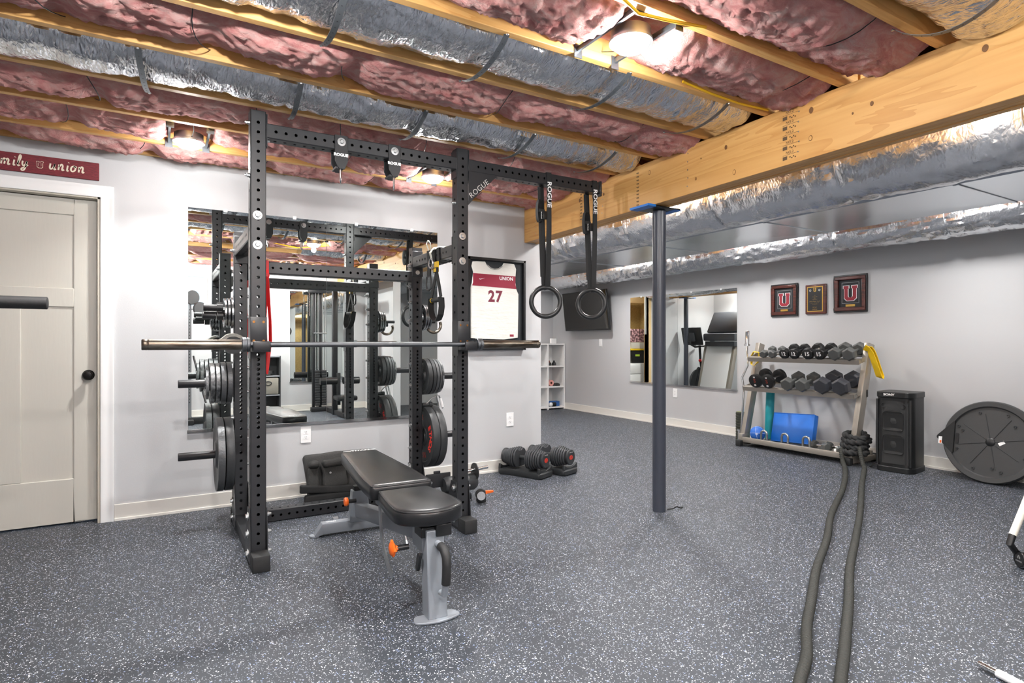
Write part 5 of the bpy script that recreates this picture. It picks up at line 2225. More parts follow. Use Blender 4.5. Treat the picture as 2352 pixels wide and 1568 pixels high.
# curl bar standing behind the far end of the rack
t = thing('curl_bar', 'chrome curl bar standing on end beside the far end of the dumbbell rack', 'barbell', (5.80, 4.385, 0))
mb = MB()
mb.tube([(5.70, 4.44, .02), (5.72, 4.43, .35), (5.735, 4.425, .62), (5.75, 4.46, .74), (5.77, 4.40, .88), (5.785, 4.42, 1.0), (5.80, 4.43, 1.12)], .0125, 10)
mb.build('curved_shaft', m_chrome, t)
mb = MB()
mb.lathe([(.012, 0), (.034, 0), (.034, .02), (.0245, .022), (.0245, .165), (.022, .17), (.014, .171), (.014, .165), (0, .165)], (5.80, 4.43, 1.105), (.06, 0, 1), 20)
mb.build('sleeve', m_chrome, t)
mb = MB()
mb.lathe([(0, 0), (.0245, 0), (.0245, .13), (.034, .132), (.034, .15), (0, .15)], (5.69, 4.445, .002), (.06, 0, 1), 20)
mb.build('sleeve', m_chrome, t)

t = thing('foam_roller', 'olive and black ribbed foam roller standing between mirror and dumbbell rack', 'foam roller', (5.84, 4.555, 0))
mb = MB()
prof = [(0, 0)]
for k in range(11):
    z = .0 + k * .03
    prof += [(.046, z), (.05, z + .003), (.05, z + .022), (.046, z + .025)]
prof += [(.045, .33), (.03, .332), (.03, .30), (0, .30)]
mb.lathe(prof, (5.84, 4.555, 0), (0, 0, 1), 24)
mb.build('ribbed_foam', mat('olive_black_foam', '#33352C', .7), t)
mb = MB()
mb.lathe([(.0315, 0), (.0455, 0), (.0455, .0015), (.0315, .0015)], (5.84, 4.555, .3322), (0, 0, 1), 24)
mb.build('roller_end', mat('olive_foam', '#7A7F58', .7), t)

tag(MB().lathe([(0, 0), (.043, .002), (.045, .02), (.045, .53), (.041, .55), (.012, .552), (0, .55)], (5.85, 4.185, .066), (.07, .01, 1), 24).build('rolled_mat', mat('teal_foam', '#12909A', .55, bump=(60, .1))),
    'rolled teal exercise mat standing in the rack tray behind the blue ball', 'mat')
m_blueb = mat('blue_ball_rubber', '#1F5FB8', .5, bump=(300, .1))
t = thing('medicine_ball', 'blue medicine ball with white seams in the far end of the bottom tray', 'ball', (5.63, 4.165, .147))
mb = MB()
mb.sph((5.63, 4.165, .147), .080, 32, 20)
mb.build('ball', m_blueb, t)
for ax in ((.15, .1, 1), (1, .4, .3), (.5, -1, .2)):
    mb = MB()
    mb.torus((5.63, 4.165, .147), ax, .0798, .0014, 40, 6)
    mb.build('seam', mat('pale_blue_seam', '#C9D6E8', .5), t)
text('lettering', '10', .03, m_print, t, basis((.45, -.89, 0), (0, 0, 1), (-.89, -.45, 0), (5.63 - .0808 * .89, 4.165 - .0808 * .45, .15)), .0004)
m_bluef = mat('blue_foam_vinyl', '#1769C8', .38, bump=(30, .05))
t = thing('foam_wedge', 'bright blue foam block leaning inside the bottom of the dumbbell rack', 'foam block', (5.78, 3.80, .07))
mb = MB()
Rw = Matrix.Rotation(math.radians(16), 4, 'Y') @ Matrix.Rotation(math.radians(-3), 4, 'X')
mb.rbox((5.775, 3.83, .232), (.075, .47, .31), .010, Rw)
w_ = mb.build('block', m_bluef, t)
mb = MB()
for dz in (-.152, .152):
    mb.tube([Vector((5.775, 3.83, .232)) + Rw @ Vector((-.037, a, dz)) for a in (-.228, .228)], .004, 6)
mb.build('edge_seam', m_bluef, w_)

# ------------------------------------------------------------------ battle rope: coiled around the upright, two strands across the floor
m_rope = mat('black_rope', '#1F2021', .75, bump=(260, .3))
m_sleeve = mat('rope_sleeve', '#272824', .7, bump=(400, .3))


def cat(P, n):
    out = []
    P = [Vector(p) for p in P]
    for i in range(len(P) - 1):
        a, b, c, d = P[max(0, i - 1)], P[i], P[i + 1], P[min(len(P) - 1, i + 2)]
        L = max(2, int((c - b).length / n))
        for k in range(L):
            t = k / L
            out.append(.5 * ((2 * b) + (c - a) * t + (2 * a - 5 * b + 4 * c - d) * t * t + (3 * b - a - 3 * c + d) * t ** 3))
    out.append(P[-1])
    return out


def rope_mesh(pts, r, twist, amp, ribs=None, n=12):
    mb = MB()
    m = len(pts)
    x = None
    s = 0.
    vs = []
    for i in range(m):
        tg = (pts[min(i + 1, m - 1)] - pts[max(i - 1, 0)]).normalized()
        if x is None:
            x = tg.orthogonal().normalized()
        x = (x - tg * x.dot(tg)).normalized()
        y = tg.cross(x)
        if i:
            s += (pts[i] - pts[i - 1]).length
        for k in range(n):
            a = 2 * PI * k / n
            if ribs:
                q = r * (1 + amp * (2 * abs(((s / ribs + a * .16) % 1.) - .5) - .5))
            else:
                q = r * (1 + amp * abs(math.cos(1.5 * a - twist * s)) - amp * .6)
            vs.append(pts[i] + x * (math.cos(a) * q) + y * (math.sin(a) * q))
    fs = []
    for i in range(m - 1):
        for k in range(n):
            l = (k + 1) % n
            fs.append((i * n + k, i * n + l, (i + 1) * n + l, (i + 1) * n + k))
    fs += [tuple(range(n - 1, -1, -1)), tuple(range((m - 1) * n, m * n))]
    mb.add(vs, fs)
    return mb


rope = thing('battle_rope', 'thick black battle rope knotted around the rack upright with two strands along the floor', 'rope', (5.6, 3.1, 0))
coil = []
ctrl = []
for i in range(34):
    a = 2 * PI * i / 9 + 2.4
    z = .125 + .0475 * i / 9 + .020 * math.sin(a + .6) * (1 if i % 2 else .8)
    rx = .082 + .010 * math.sin(i * 1.7)
    ry = .098 + .014 * math.sin(i * 2.3 + 1)
    if i > 27:
        rx *= .9
        ry *= .82
        z -= .012
    ctrl.append((lean(z) - .012 + rx * math.cos(a), 3.095 + ry * math.sin(a), z))
coil = cat(ctrl, .006)
rope_mesh(coil, .0255, 62, .5, n=16).build('rope_coil', m_rope, rope, smooth=60)
rope_mesh(cat([(5.66, 3.02, .20), (5.535, 3.05, .15), (5.53, 3.12, .10), (5.60, 3.18, .09)], .006), .0235, 62, .5, n=16).build('rope_tuck', m_rope, rope, smooth=60)
rA = cat([(5.60, 3.18, .135), (5.525, 3.175, .145), (5.485, 3.155, .10), (5.43, 3.11, .035), (5.25, 2.99, .022), (4.86, 2.765, .022), (4.40, 2.53, .022), (4.13, 2.405, .022), (3.70, 2.20, .022), (3.256, 1.958, .022),
          (2.80, 1.735, .022), (2.43, 1.53, .022), (2.19, 1.398, .022), (1.98, 1.265, .022), (1.81, 1.18, .022), (1.5, 1.01, .022), (1.2, .82, .022)], .005)
rope_mesh(rA, .0190, 0, .30, ribs=.02).build('rope_strand', m_sleeve, rope, smooth=60)
rB = cat([(5.60, 3.03, .16), (5.535, 3.015, .17), (5.495, 2.985, .12), (5.45, 2.94, .04), (5.36, 2.88, .022), (4.80, 2.598, .022), (4.27, 2.318, .022), (3.85, 2.10, .022), (3.394, 1.873, .022), (2.95, 1.655, .022),
          (2.57, 1.447, .022), (2.325, 1.318, .022), (2.1, 1.20, .022), (1.928, 1.112, .022), (1.6, .93, .022), (1.3, .74, .022)], .005)
rope_mesh(rB, .0190, 0, .30, ribs=.02).build('rope_strand', m_sleeve, rope, smooth=60)

# ------------------------------------------------------------------ loudspeaker
sp = thing('loudspeaker', 'tall black party loudspeaker standing on the floor between rope and balance trainer', 'loudspeaker', (5.70, 2.75, 0), math.radians(6))
m_spk = mat('speaker_body', '#1B1C1D', .4, bump=(300, .04))
m_grl = mat('speaker_grille', '#232425', .55, bump=(700, .5))
l_ = dict(local=True)
# local: front faces -x, width along y
sw_, sd, sh = .30, .30, .70
mb = MB()
mb.prism(rounded([(-.15, -.11, .03), (-.15, .11, .03), (-.10, .148, .03), (.15, .142, .03), (.15, -.142, .03), (-.10, -.148, .03)], .03), Matrix.Translation((0, 0, .04)), .635)
mb.build('cabinet', m_spk, sp, bevel=.004, **l_)
mb = MB()
mb.prism(rounded([(-.165, -.12, .03), (-.165, .12, .03), (-.10, .155, .04), (.155, .148, .03), (.155, -.148, .03), (-.10, -.155, .04)], .03), Matrix.Translation((0, 0, .655)), .05)
tp = mb.build('top_panel', m_spk, sp, bevel=.006, **l_)
mb = MB()
mb.prism(rounded([(-.165, -.12, .03), (-.165, .12, .03), (-.10, .155, .04), (.155, .148, .03), (.155, -.148, .03), (-.10, -.155, .04)], .03), Matrix.Translation((0, 0, .0)), .05)
mb.build('base_panel', m_spk, sp, bevel=.006, **l_)
gq = []
ny, nz = 13, 30
for j in range(nz + 1):
    for i in range(ny + 1):
        v = i / ny * 2 - 1
        z = .075 + .555 * j / nz
        x = -.158 + .018 * abs(v) ** 3
        for cz in (.245, .45):
            rr_ = math.hypot(v * .118, z - cz)
            sq = max(abs(v * .118) / .078, abs(z - cz) / .078)
            x += .010 * max(0, 1 - sq ** 6) - .012 * max(0, 1 - (rr_ / .028) ** 2) if sq < 1 else 0
        gq.append((x, v * .118, z))
fs = []
for j in range(nz):
    for i in range(ny):
        a = j * (ny + 1) + i
        fs.append((a, a + 1, a + ny + 2, a + ny + 1))
mb = MB()
mb.add(gq, fs)
gr = mb.build('grille', m_grl, sp, smooth=50, **l_)
for cz in (.245, .45):
    mb = MB()
    ring = rounded([(-.082, cz - .082), (.082, cz - .082), (.082, cz + .082), (-.082, cz + .082)], .03, 6)
    mb.tube([(-.1575, a, b) for a, b in ring], .003, 6, closed=True)
    mb.build('woofer_surround', m_spk, gr, **l_)
for sy in (-1, 1):
    mb = MB()
    mb.torus((-.157 + .004, sy * .075, .585), (-1, 0, 0), .02, .003, 20, 6)
    mb.build('tweeter', m_spk, gr, **l_)
for s in (-1, 1):
    mb = MB()
    mb.tube([(-.14, s * .13, .06), (-.145, s * .132, .3), (-.14, s * .13, .64)], .012, 8)
    mb.build('side_trim', m_spk, sp, **l_)
text('lettering', 'SONY', .026, m_print, tp, ROOTM[sp.name].inverted() @ basis((0, -1, 0), (0, 0, 1), (-1, 0, 0), (-.1655, .03, .682)), .0003, sx=1.25, font_bold=.0012)
mb = MB()
mb.tube([(5.95, 2.95, .06), (5.85, 3.0, .03), (5.75, 3.0, .012), (5.6, 2.96, .008), (5.58, 2.93, .008)], .004, 6)
tag(mb.build('power_cord', m_blackp), 'thin black cord on the floor between rope knot and loudspeaker', 'cord')

# ------------------------------------------------------------------ half-ball balance trainer leaning on the wall
bt = thing('balance_trainer', 'black round balance trainer platform leaning with its flat base outwards on the right wall', 'balance trainer', (5.80, 2.12, 0))
bc = Vector((5.80, 2.12, .332))
nrm = Vector((-.985, 0, .17)).normalized()
mb = MB()
mb.lathe([(0, -.005), (.28, -.005), (.285, .0), (.29, .012), (.325, .014), (.333, .004), (.335, -.02), (.325, -.035), (.25, -.04), (0, -.04)], bc, nrm, 64)
pl = mb.build('platform', mat('balance_base_plastic', '#3B3C3D', .45, bump=(140, .05)), bt)
fx, fy, fz = _frame(nrm)
mb = MB()
for k in range(8):
    a = 2 * PI * k / 8 + .2
    mb.tube([bc + fz * -.004 + (fx * math.cos(a) + fy * math.sin(a)) * q for q in (.035, .23)], .003, 6)
stuff(mb.build('ribs', m_rubg, pl))
mb = MB()
mb.lathe([(.0, .006), (.012, .006), (.03, -.001), (.034, -.004)], bc, nrm, 20)
mb.build('valve_plug', m_blackp, pl)
for k, q in ((0, .245), (1, .25), (2, .245), (3, .25), (4, .245), (5, .25), (6, .245), (7, .25), (8, .21), (9, .21), (10, .21)):
    a = 2 * PI * (k if k < 8 else (k - 8) * 2.6 + .5) / 8 + .35
    mb = MB()
    mb.lathe([(.011, -.004), (.011, .004), (.005, .004), (.004, -.001), (0, -.001)], bc + (fx * math.cos(a) + fy * math.sin(a)) * q, nrm, 12)
    mb.build('screw_boss', m_rubg, pl)
u = Vector((0, 1, 0))
up = fy if fy.z > 0 else -fy
mb = MB()
mb.prism(rounded([(-.075, -.13), (.052, -.012), (.052, .006), (-.075, .15)], .012), basis(u, nrm.cross(u) * -1, nrm, bc + u * .325 + nrm * -.034), .050)
ear = mb.build('side_handle', m_rub, bt, bevel=.004)
mb = MB()
mb.prism(rounded([(-.075, -.15), (.052, -.006), (.052, .012), (-.075, .13)], .012), basis(u * -1, nrm.cross(u), nrm, bc - u * .325 + nrm * -.034), .050)
mb.build('side_handle', m_rub, bt, bevel=.004)
mb = MB()
mb.b2((-.010, -.04, 0), (.016, .02, .001))
M = basis(u, nrm.cross(u) * -1, nrm, bc + u * .345 - (nrm.cross(u) * -1) * .02 + nrm * .0165)
mb.v = [M @ Vector(v) for v in mb.v]
lb = mb.build('warning_label', m_whitep, bt)
mb = MB()
mb.b2((-.007, -.035, .0005), (.006, -.012, .0016))
mb.v = [M @ Vector(v) for v in mb.v]
mb.build('label_print', m_orange, lb)
mb = MB()
M2 = basis(u * -1, nrm.cross(u), nrm, bc - u * .075 + nrm * -.0045) @ Matrix.Rotation(math.radians(-35), 4, 'Z')
mb.b2((-.022, -.012, 0), (.022, .012, .0012))
mb.v = [M2 @ Vector(v) for v in mb.v]
mb.build('sticker', m_whitep, bt)
mb = MB()
Mg = basis(u, nrm.cross(u) * -1, nrm, bc + u * .232 + nrm * -.0045)
mb.prism(rounded([(-.012, -.045), (.012, -.045), (.012, .045), (-.012, .045)], .010), Mg, .0035)
mb.build('grip_slot', m_blackp, pl)
mb = MB()
mb.lathe([(.30, -.02), (.30, -.05), (.27, -.10), (.20, -.145), (.10, -.165), (0, -.17)], bc, nrm, 40, cap=False)
mb.build('dome', mat('dome_vinyl', '#3A4452', .4), bt)

# ------------------------------------------------------------------ plaques
m_mah = mat('mahogany', '#5A2218', .3, coat=.4, bump=(30, .05, (1, 1, 8)), var=(12, '#3A130E', 1.2))
m_felt = mat('dark_mat_board', '#26272A', .8)
m_brass = mat('brass', '#C9A55A', .28, 1.)
m_crim = mat('crimson_print', '#8C1B2C', .5)


def frame_pic(y0, y1, z0, z1, label, kind):
    t = thing('wall_plaque', label, 'plaque', (XR, (y0 + y1) / 2, z0), group='framed awards')
    w = y0 - y1
    h = z1 - z0
    M = basis((0, -1, 0), (0, 0, 1), (-1, 0, 0), (XR, y0, z0))
    if kind == 'u':
        fw = w * .13
        mb = MB()
        for a, b in (((0, 0), (w, fw)), ((0, h - fw), (w, h)), ((0, fw), (fw, h - fw)), ((w - fw, fw), (w, h - fw))):
            mb.prism([(a[0], a[1]), (b[0], a[1]), (b[0], b[1]), (a[0], b[1])], M, .02)
        mb.build('outer_frame', m_blackp, t, bevel=.003)
        mb = MB()
        f0, f1 = fw * .35, fw * 1.12
        for a, b in (((f0, f0), (w - f0, f1)), ((f0, h - f1), (w - f0, h - f0)), ((f0, f1), (f1, h - f1)), ((w - f1, f1), (w - f0, h - f1))):
            mb.prism([(a[0], a[1]), (b[0], a[1]), (b[0], b[1]), (a[0], b[1])], M, .03)
        mb.build('moulding', m_mah, t, bevel=.006, seg=3)
        mb = MB()
        mb.prism([(f1, f1), (w - f1, f1), (w - f1, h - f1), (f1, h - f1)], M, .010)
        bk = mb.build('mat_board', m_felt, t)
        mb = MB()
        i0, j0, i1, j1 = w * .24, h * .24, w * .76, h * .80
        for a, b in (((i0, j0), (i1, j0 + .004)), ((i0, j1 - .004), (i1, j1)), ((i0, j0), (i0 + .004, j1)), ((i1 - .004, j0), (i1, j1))):
            mb.prism([(a[0], a[1]), (b[0], a[1]), (b[0], b[1]), (a[0], b[1])], M, .0112)
        mb.build('pin_line', mat('silver_line', '#8C8F92', .4, .5), bk)
        uw, uh = w * .36, h * .42
        Mu = M @ Matrix.Translation((w / 2, h * .30, 0))
        mb = MB()
        block_u(mb, Mu, uw * 1.08, uh, .0125, th=.36)
        e = mb.build('emblem_edge', m_print, bk)
        mb = MB()
        block_u(mb, Mu @ Matrix.Translation((0, uh * .03, 0)), uw, uh * .94, .0135, th=.29)
        mb.build('emblem', m_crim, bk)
        mb = MB()
        mb.prism([(w * .36, h * .155), (w * .64, h * .155), (w * .64, h * .215), (w * .36, h * .215)], M, .0125)
        mb.build('name_plate', m_brass, bk)
    else:
        mb = MB()
        mb.prism([(0, 0), (w, 0), (w, h), (0, h)], M, .022)
        b = mb.build('wood_board', m_mah, t, bevel=.008, seg=3)
        mb = MB()
        mb.prism([(w * .1, h * .08), (w * .86, h * .08), (w * .86, h * .93), (w * .1, h * .93)], M, .024)
        p = mb.build('brass_border', m_brass, t)
        mb = MB()
        mb.prism([(w * .14, h * .11), (w * .82, h * .11), (w * .82, h * .90), (w * .14, h * .90)], M, .0248)
        p = mb.build('black_plate', m_blackp, t)
        mb = MB()
        block_u(mb, M @ Matrix.Translation((w * .48, h * .75, 0)), .030, .042, .0256, th=.34)
        mb.build('emblem', m_brass, p)
        for s in (-1, 1):
            mb = MB()
            mb.torus(M @ Vector((w * .48 + s * w * .22, h * .80, .0252)), (-1, 0, 0), .009, .0022, 16, 6)
            mb.build('ball_mark', m_print, p)
        lines = (('xxxx', .64, .012), ('xxxxxxxxxxxxx', .585, .011), ('xxxxx', .54, .011), ('xxxxxxxxx xx', .49, .010), ('xxxx xxxxxx xxxxx', .43, .017), ('xxx xxx xxxxxx xx xxxx', .375, .010),
                 ('xx xxxxxxxxxxx', .335, .010), ('xxxxxx', .235, .018), ('xxxxxxx', .165, .019))
        for body, f, sz in lines:
            if body:
                mb = MB()
                n = len(body)
                xw = sz * .42
                x0 = w * .48 - n * xw / 2
                rs = random.Random(int(f * 1000))
                for i, ch in enumerate(body):
                    if ch == ' ':
                        continue
                    for q in range(3):
                        a, bq = x0 + i * xw + rs.random() * xw * .5, h * f - sz * .35 + rs.random() * sz * .45
                        mb.prism([(a, bq), (a + xw * .35, bq), (a + xw * .35, bq + sz * .14), (a, bq + sz * .14)], M, .0252)
                stuff(mb.build('engraved_line', m_brass, p))


frame_pic(4.287, 3.959, 1.438, 1.801, 'mahogany framed crimson letter U plaque nearest the far mirror', 'u')
frame_pic(3.867, 3.633, 1.448, 1.765, 'small wooden award plaque with black and brass plate between two framed letters', 'p')
frame_pic(3.553, 3.215, 1.450, 1.833, 'mahogany framed crimson letter U plaque highest above the loudspeaker side', 'u')

# ------------------------------------------------------------------ television
tv = thing('television', 'black flat television tilted down on the far grey wall behind the rings', 'television', (5.92, 7.57, 1.65))
m_scr = mat('screen_glass', '#1A1712', .06)
Rt = Matrix.Rotation(math.radians(-6.7), 4, 'Y')
tc = Vector((5.912, 7.57, 1.654))


def tvb(c, d, name, m, bevel=0., par=tv):
    mb = MB()
    mb.box(tc + Rt @ Vector(c), d, Rt)
    return mb.build(name, m, par, bevel=bevel)


tvb((.0, 0, 0), (.035, 1.14, .635), 'bezel', m_blackp, .004)
tvb((-.0185, 0, .006), (.002, 1.11, .60), 'screen', m_scr)
tvb((.04, 0, -.05), (.05, .7, .35), 'rear_housing', m_blackp, .01)
mb = MB()
mb.rbox((6.0, 7.57, 1.66), (.09, .3, .22), .005)
mb.build('wall_bracket', m_black, tv)

# ------------------------------------------------------------------ white cube shelf in the far corner
sh_ = thing('cube_shelf', 'narrow white cube shelf standing in the far corner past the partition', 'shelf', (5.70, 8.48, 0))
m_shw = mat('white_laminate', '#EDEDED', .4)
ys0, ys1 = 8.30, 8.665
for x in (5.345, 5.685, 6.025):
    mb = MB()
    mb.b2((x - .012, ys0, .0), (x + .012, ys1, 1.105))
    mb.build('side_panel', m_shw, sh_)
for z in (.035, .385, .735, 1.105):
    for a, b in ((5.357, 5.673), (5.697, 6.013)):
        mb = MB()
        if z > 1.1:
            continue
        mb.b2((a, ys0, z - .012), (b, ys1, z + .012))
        mb.build('shelf_board', m_shw, sh_)
mb = MB()
mb.b2((5.333, ys0, 1.105), (6.037, ys1, 1.129))
mb.build('top_board', m_shw, sh_)
for x in (5.51, 5.86):
    mb = MB()
    mb.tube([(x, ys1 - .03, .05), (x, ys1 - .03, 1.1)], .004, 6)
mb = MB()
mb.b2((5.345, ys1 - .006, .02), (6.025, ys1, 1.1))
mb.build('back_board', m_shw, sh_)
mb = MB()
mb.rbox((5.83, 8.36, 1.172), (.11, .05, .085), .006)
tag(mb.build('router_box', m_whitep), 'small white box standing on top of the white cube shelf', 'box')
m_rose = mat('rose_gold', '#B77F74', .4, .4)
for k, (x, w) in enumerate(((5.76, 'near the divider'), (5.86, 'in the middle of the cell'))):
    t = thing('grip_weight', 'small dark and rose hand weight on the white shelf %s' % w, 'hand weight', (x, 8.38, .747), 0, 'hand weights on the cube shelf')
    mb = MB()
    mb.lathe([(0, 0), (.035, .002), (.04, .02), (.035, .05), (.02, .055), (0, .056)], (x, 8.38, .748), (0, 0, 1), 16)
    mb.build('base', m_rubg, t)
    mb = MB()
    mb.torus((x, 8.38, .80), (.6, -.8, 0), .03, .009, 20, 8)
    mb.build('loop', m_rose if k == 0 else m_black, t)
mb = MB()
mb.lathe([(.02, 0), (.052, 0), (.052, .2), (.02, .2)], (5.775, 8.335, .452), (0, 1, 0), 20, cap=False)
tag(mb.build('rolled_towel', mat('pink_towel', '#E9A59C', .8, bump=(200, .3))), 'rolled salmon pink towel on the lower middle cell of the cube shelf', 'towel')
for k, (x, z) in enumerate(((5.86, .42), (5.915, .415))):
    mb = MB()
    soft(mb, (x, 8.36, z), (.07, .09, .045 + .012 * k), 11. + k, None, .012, .02)
    tag(mb.build('wrist_wrap', m_cloth, smooth=60), 'crumpled black wrist wrap beside the pink towel, %s' % ('touching it' if k == 0 else 'farther from it'), 'wrap', 'wrist wraps on the cube shelf')
mb = MB()
for q in range(3):
    mb.strap([(5.73, 8.36, .06 + q * .028), (5.84, 8.33, .065 + q * .028), (5.96, 8.36, .062 + q * .028), (5.96, 8.45, .062 + q * .028), (5.73, 8.45, .06 + q * .028)], .026, .006, (0, 0, 1), closed=True)
tag(mb.build('folded_band', mat('blue_band', '#2B5FA3', .6)), 'folded blue exercise bands on the bottom board of the cube shelf', 'exercise band')
t = thing('massage_ball', 'small white and black massage roller on the bottom board of the cube shelf', 'roller', (5.79, 8.325, .085))
mb = MB()
mb.lathe([(0, 0), (.03, .004), (.038, .02), (.038, .08), (0, .085)], (5.765, 8.32, .086), (1, 0, 0), 18)
mb.build('roller_body', m_blackp, t)
mb = MB()
mb.sph((5.752, 8.318, .086), .036, 18, 12)
mb.build('white_end', m_whitep, t)

# ------------------------------------------------------------------ gear at the edges of the photograph
t = thing('dip_station', 'black padded handle of a tall exercise tower entering beside the cream door', 'exercise tower', (-1.0, 2.05, 0))
mb = MB()
mb.lathe([(0, 0), (.014, 0), (.0172, .002), (.0172, .63), (0, .63)], (-.262, 2.05, 1.249), (-1, 0, 0), 22)
mb.build('foam_grip', m_rub, t)
mb = MB()
mb.tube([(-.88, 2.05, 1.249), (-1.05, 2.05, 1.249)], .014, 12)
mb.tube([(-1.05, 2.05, 1.249), (-1.05, 2.6, 1.249)], .014, 12)
mb.build('handle_bar', m_chrome, t)
for x in (-1.05,):
    mb = MB()
    mb.rbox((x, 2.60, 1.05), (.06, .06, 2.02), .005)
    mb.build('tower_post', m_black, t)
mb = MB()
mb.rbox((-1.05, 2.35, .03), (.07, 1.1, .06), .006)
mb.rbox((-1.35, 2.75, .03), (.7, .07, .06), .006)
mb.build('tower_foot', m_black, t)

# exercise machine foot and handle on the right edge
FC = Vector((3.735, 1.245, .044))
t = thing('machine_foot', 'white tubular leg with black elbow and chrome floor roller at the right edge', 'exercise machine', (3.85, 1.22, 0))
mb = MB()
mb.tube([FC + Vector((.035, .02, .02)), FC + Vector((-.022, .030, .075)), FC + Vector((.0, .025, .118))], .0165, 14)
mb.build('elbow', m_blackp, t)
mb = MB()
mb.tube([FC + Vector((.0, .025, .116)), FC + Vector((.075, .004, .25)), FC + Vector((.28, -.05, .62))], .0175, 14)
mb.build('white_leg', mat('ivory_wrap', '#E3DFD2', .5, bump=(60, .12)), t)
mb = MB()
mb.lathe([(0, .003), (.036, .003), (.038, 0), (.043, .003), (.043, .5), (0, .5)], FC, (.80, -.60, 0), 28)
cy_ = mb.build('floor_roller', mat('smoked_chrome', '#8C8F93', .22, 1.), t)
mb = MB()
ax = Vector((-.80, .60, 0))
mb.lathe([(0, 0), (.0365, 0), (.0365, .003), (.033, .004), (.033, .002), (0, .002)], Vector(FC) + ax * -.002, ax, 28)
cap = mb.build('end_cap', m_blackp, cy_)
mb = MB()
for a, b in (((-.010, .004), (-.002, .016)), ((.002, .004), (.010, .016)), ((-.004, .014), (.004, .022))):
    mb.prism([(a[0], a[1]), (b[0], a[1]), (b[0], b[1]), (a[0], b[1])], basis((-.6, -.8, 0), (0, 0, 1), ax, Vector(FC) + ax * .0003), .0006)
for k in range(6):
    mb.prism([(-.02 + k * .007, -.012), (-.0155 + k * .007, -.012), (-.0155 + k * .007, -.005), (-.02 + k * .007, -.005)], basis((-.6, -.8, 0), (0, 0, 1), ax, Vector(FC) + ax * .0003), .0006)
mb.build('cap_mark', mat('grey_print', '#77797B', .5), cap)
t = thing('pull_bar', 'chrome ended white gripped bar lying on the floor in the near right corner', 'bar', (2.5, .85, 0))
a = Vector((2.468, .933, .016))
b = Vector((2.40, .70, .016))
d = (b - a).normalized()
mb = MB()
mb.tube([a, a + d * .075], .0115, 14)
mb.tube([a + d * .075, a + d * .45], .009, 14)
mb.build('chrome_bar', m_chrome, t)
mb = MB()
prof = [(.0, 0), (.0135, .001)]
for k in range(40):
    prof += [(.0142, .004 + k * .0042), (.0134, .006 + k * .0042)]
prof += [(0, .176)]
mb.lathe(prof, a + d * .06, d, 18)
mb.build('white_grip', m_whitep, t)
mb = MB()
mb.lathe([(0, 0), (.017, .002), (.017, .10), (0, .102)], a + d * .238, d, 18)
mb.build('black_sleeve', m_blackp, t)

# ------------------------------------------------------------------ things seen only in the mirrors
m_tread = mat('treadmill_grey', '#3B3D42', .45)
t = thing('treadmill', 'folded grey and white treadmill in the alcove, seen in the far mirror', 'treadmill', (2.6, 7.85, 0))
Rc = Matrix.Rotation(math.radians(-28), 4, 'Y')
mb = MB()
mb.rbox((2.50, 7.78, 1.54), (.07, .78, .46), .02, Rc)
mb.build('console', m_tread, t)
mb = MB()
mb.rbox((2.62, 7.77, 1.25), (.30, .76, .15), .03)
mb.build('console_tray', mat('treadmill_dark', '#4A4C52', .5), t)
mb = MB()
mb.rbox((2.62, 7.77, 1.12), (.24, .70, .10), .01)
mb.build('motor_cover', m_tread, t)
Rd = Matrix.Rotation(math.radians(-14), 4, 'Y')
mb = MB()
mb.rbox((2.72, 7.86, .60), (.07, .62, .98), .015, Rd)
mb.build('folded_deck', m_whitep, t)
for s in (-1, 1):
    mb = MB()
    mb.rbox((2.70, 7.86 + s * .34, .60), (.10, .06, 1.02), .012, Rd)
    mb.build('deck_rail', m_taupe, t)
    mb = MB()
    mb.rbox((2.48, 7.82 + s * .34, .62), (.09, .06, 1.2), .01)
    mb.build('upright', m_greyp, t)
    mb = MB()
    mb.rbox((2.55, 7.82 + s * .34, .05), (.95, .07, .09), .01)
    mb.build('base_rail', m_greyp, t)

t = thing('exercise_bike', 'black exercise bike with a large screen in the alcove, seen in the far mirror', 'exercise bike', (2.3, 8.36, 0))
mb = MB()
mb.rbox((2.84, 8.36, 1.27), (.035, .50, .36), .012, Matrix.Rotation(math.radians(12), 4, 'Y'))
s_ = mb.build('screen', m_blackp, t)
mb = MB()
mb.rbox((2.87, 8.36, 1.255), (.05, .20, .18), .02, Matrix.Rotation(math.radians(12), 4, 'Y'))
mb.build('screen_mount', m_tread, s_)
mb = MB()
mb.tube([(2.87, 8.36, 1.19), (2.90, 8.36, 1.12), (2.76, 8.36, 1.06), (2.60, 8.36, 1.07)], .022, 12)
mb.tube([(2.60, 8.36, 1.07), (2.62, 8.25, 1.07), (2.50, 8.21, 1.12), (2.40, 8.21, 1.17)], .016, 10)
mb.tube([(2.60, 8.36, 1.07), (2.62, 8.50, 1.07), (2.50, 8.56, 1.12), (2.40, 8.56, 1.17)], .016, 10)
mb.build('handlebar', m_rub, t)
mb = MB()
mb.tube([(2.62, 8.36, 1.07), (2.60, 8.36, .8), (2.55, 8.36, .55)], .025, 12)
mb.tube([(2.66, 8.36, .62), (2.42, 8.36, .5), (2.2, 8.36, .3), (1.98, 8.36, .06)], .035, 12)
mb.tube([(2.42, 8.36, .45), (2.10, 8.36, .78), (2.04, 8.36, .98)], .025, 12)
mb.tube([(2.66, 8.36, .62), (2.74, 8.36, .35), (2.78, 8.36, .08)], .03, 12)
mb.build('frame', m_black, t)
mb = MB()
mb.lathe([(.02, -.02), (.235, -.02), (.245, -.01), (.245, .01), (.235, .02), (.02, .02)], (2.66, 8.36, .36), (0, 1, 0), 36)
mb.build('flywheel', m_rubg, t)
mb = MB()
mb.rbox((2.04, 8.36, 1.0), (.26, .18, .07), .03)
mb.build('saddle', m_leather, t)
mb = MB()
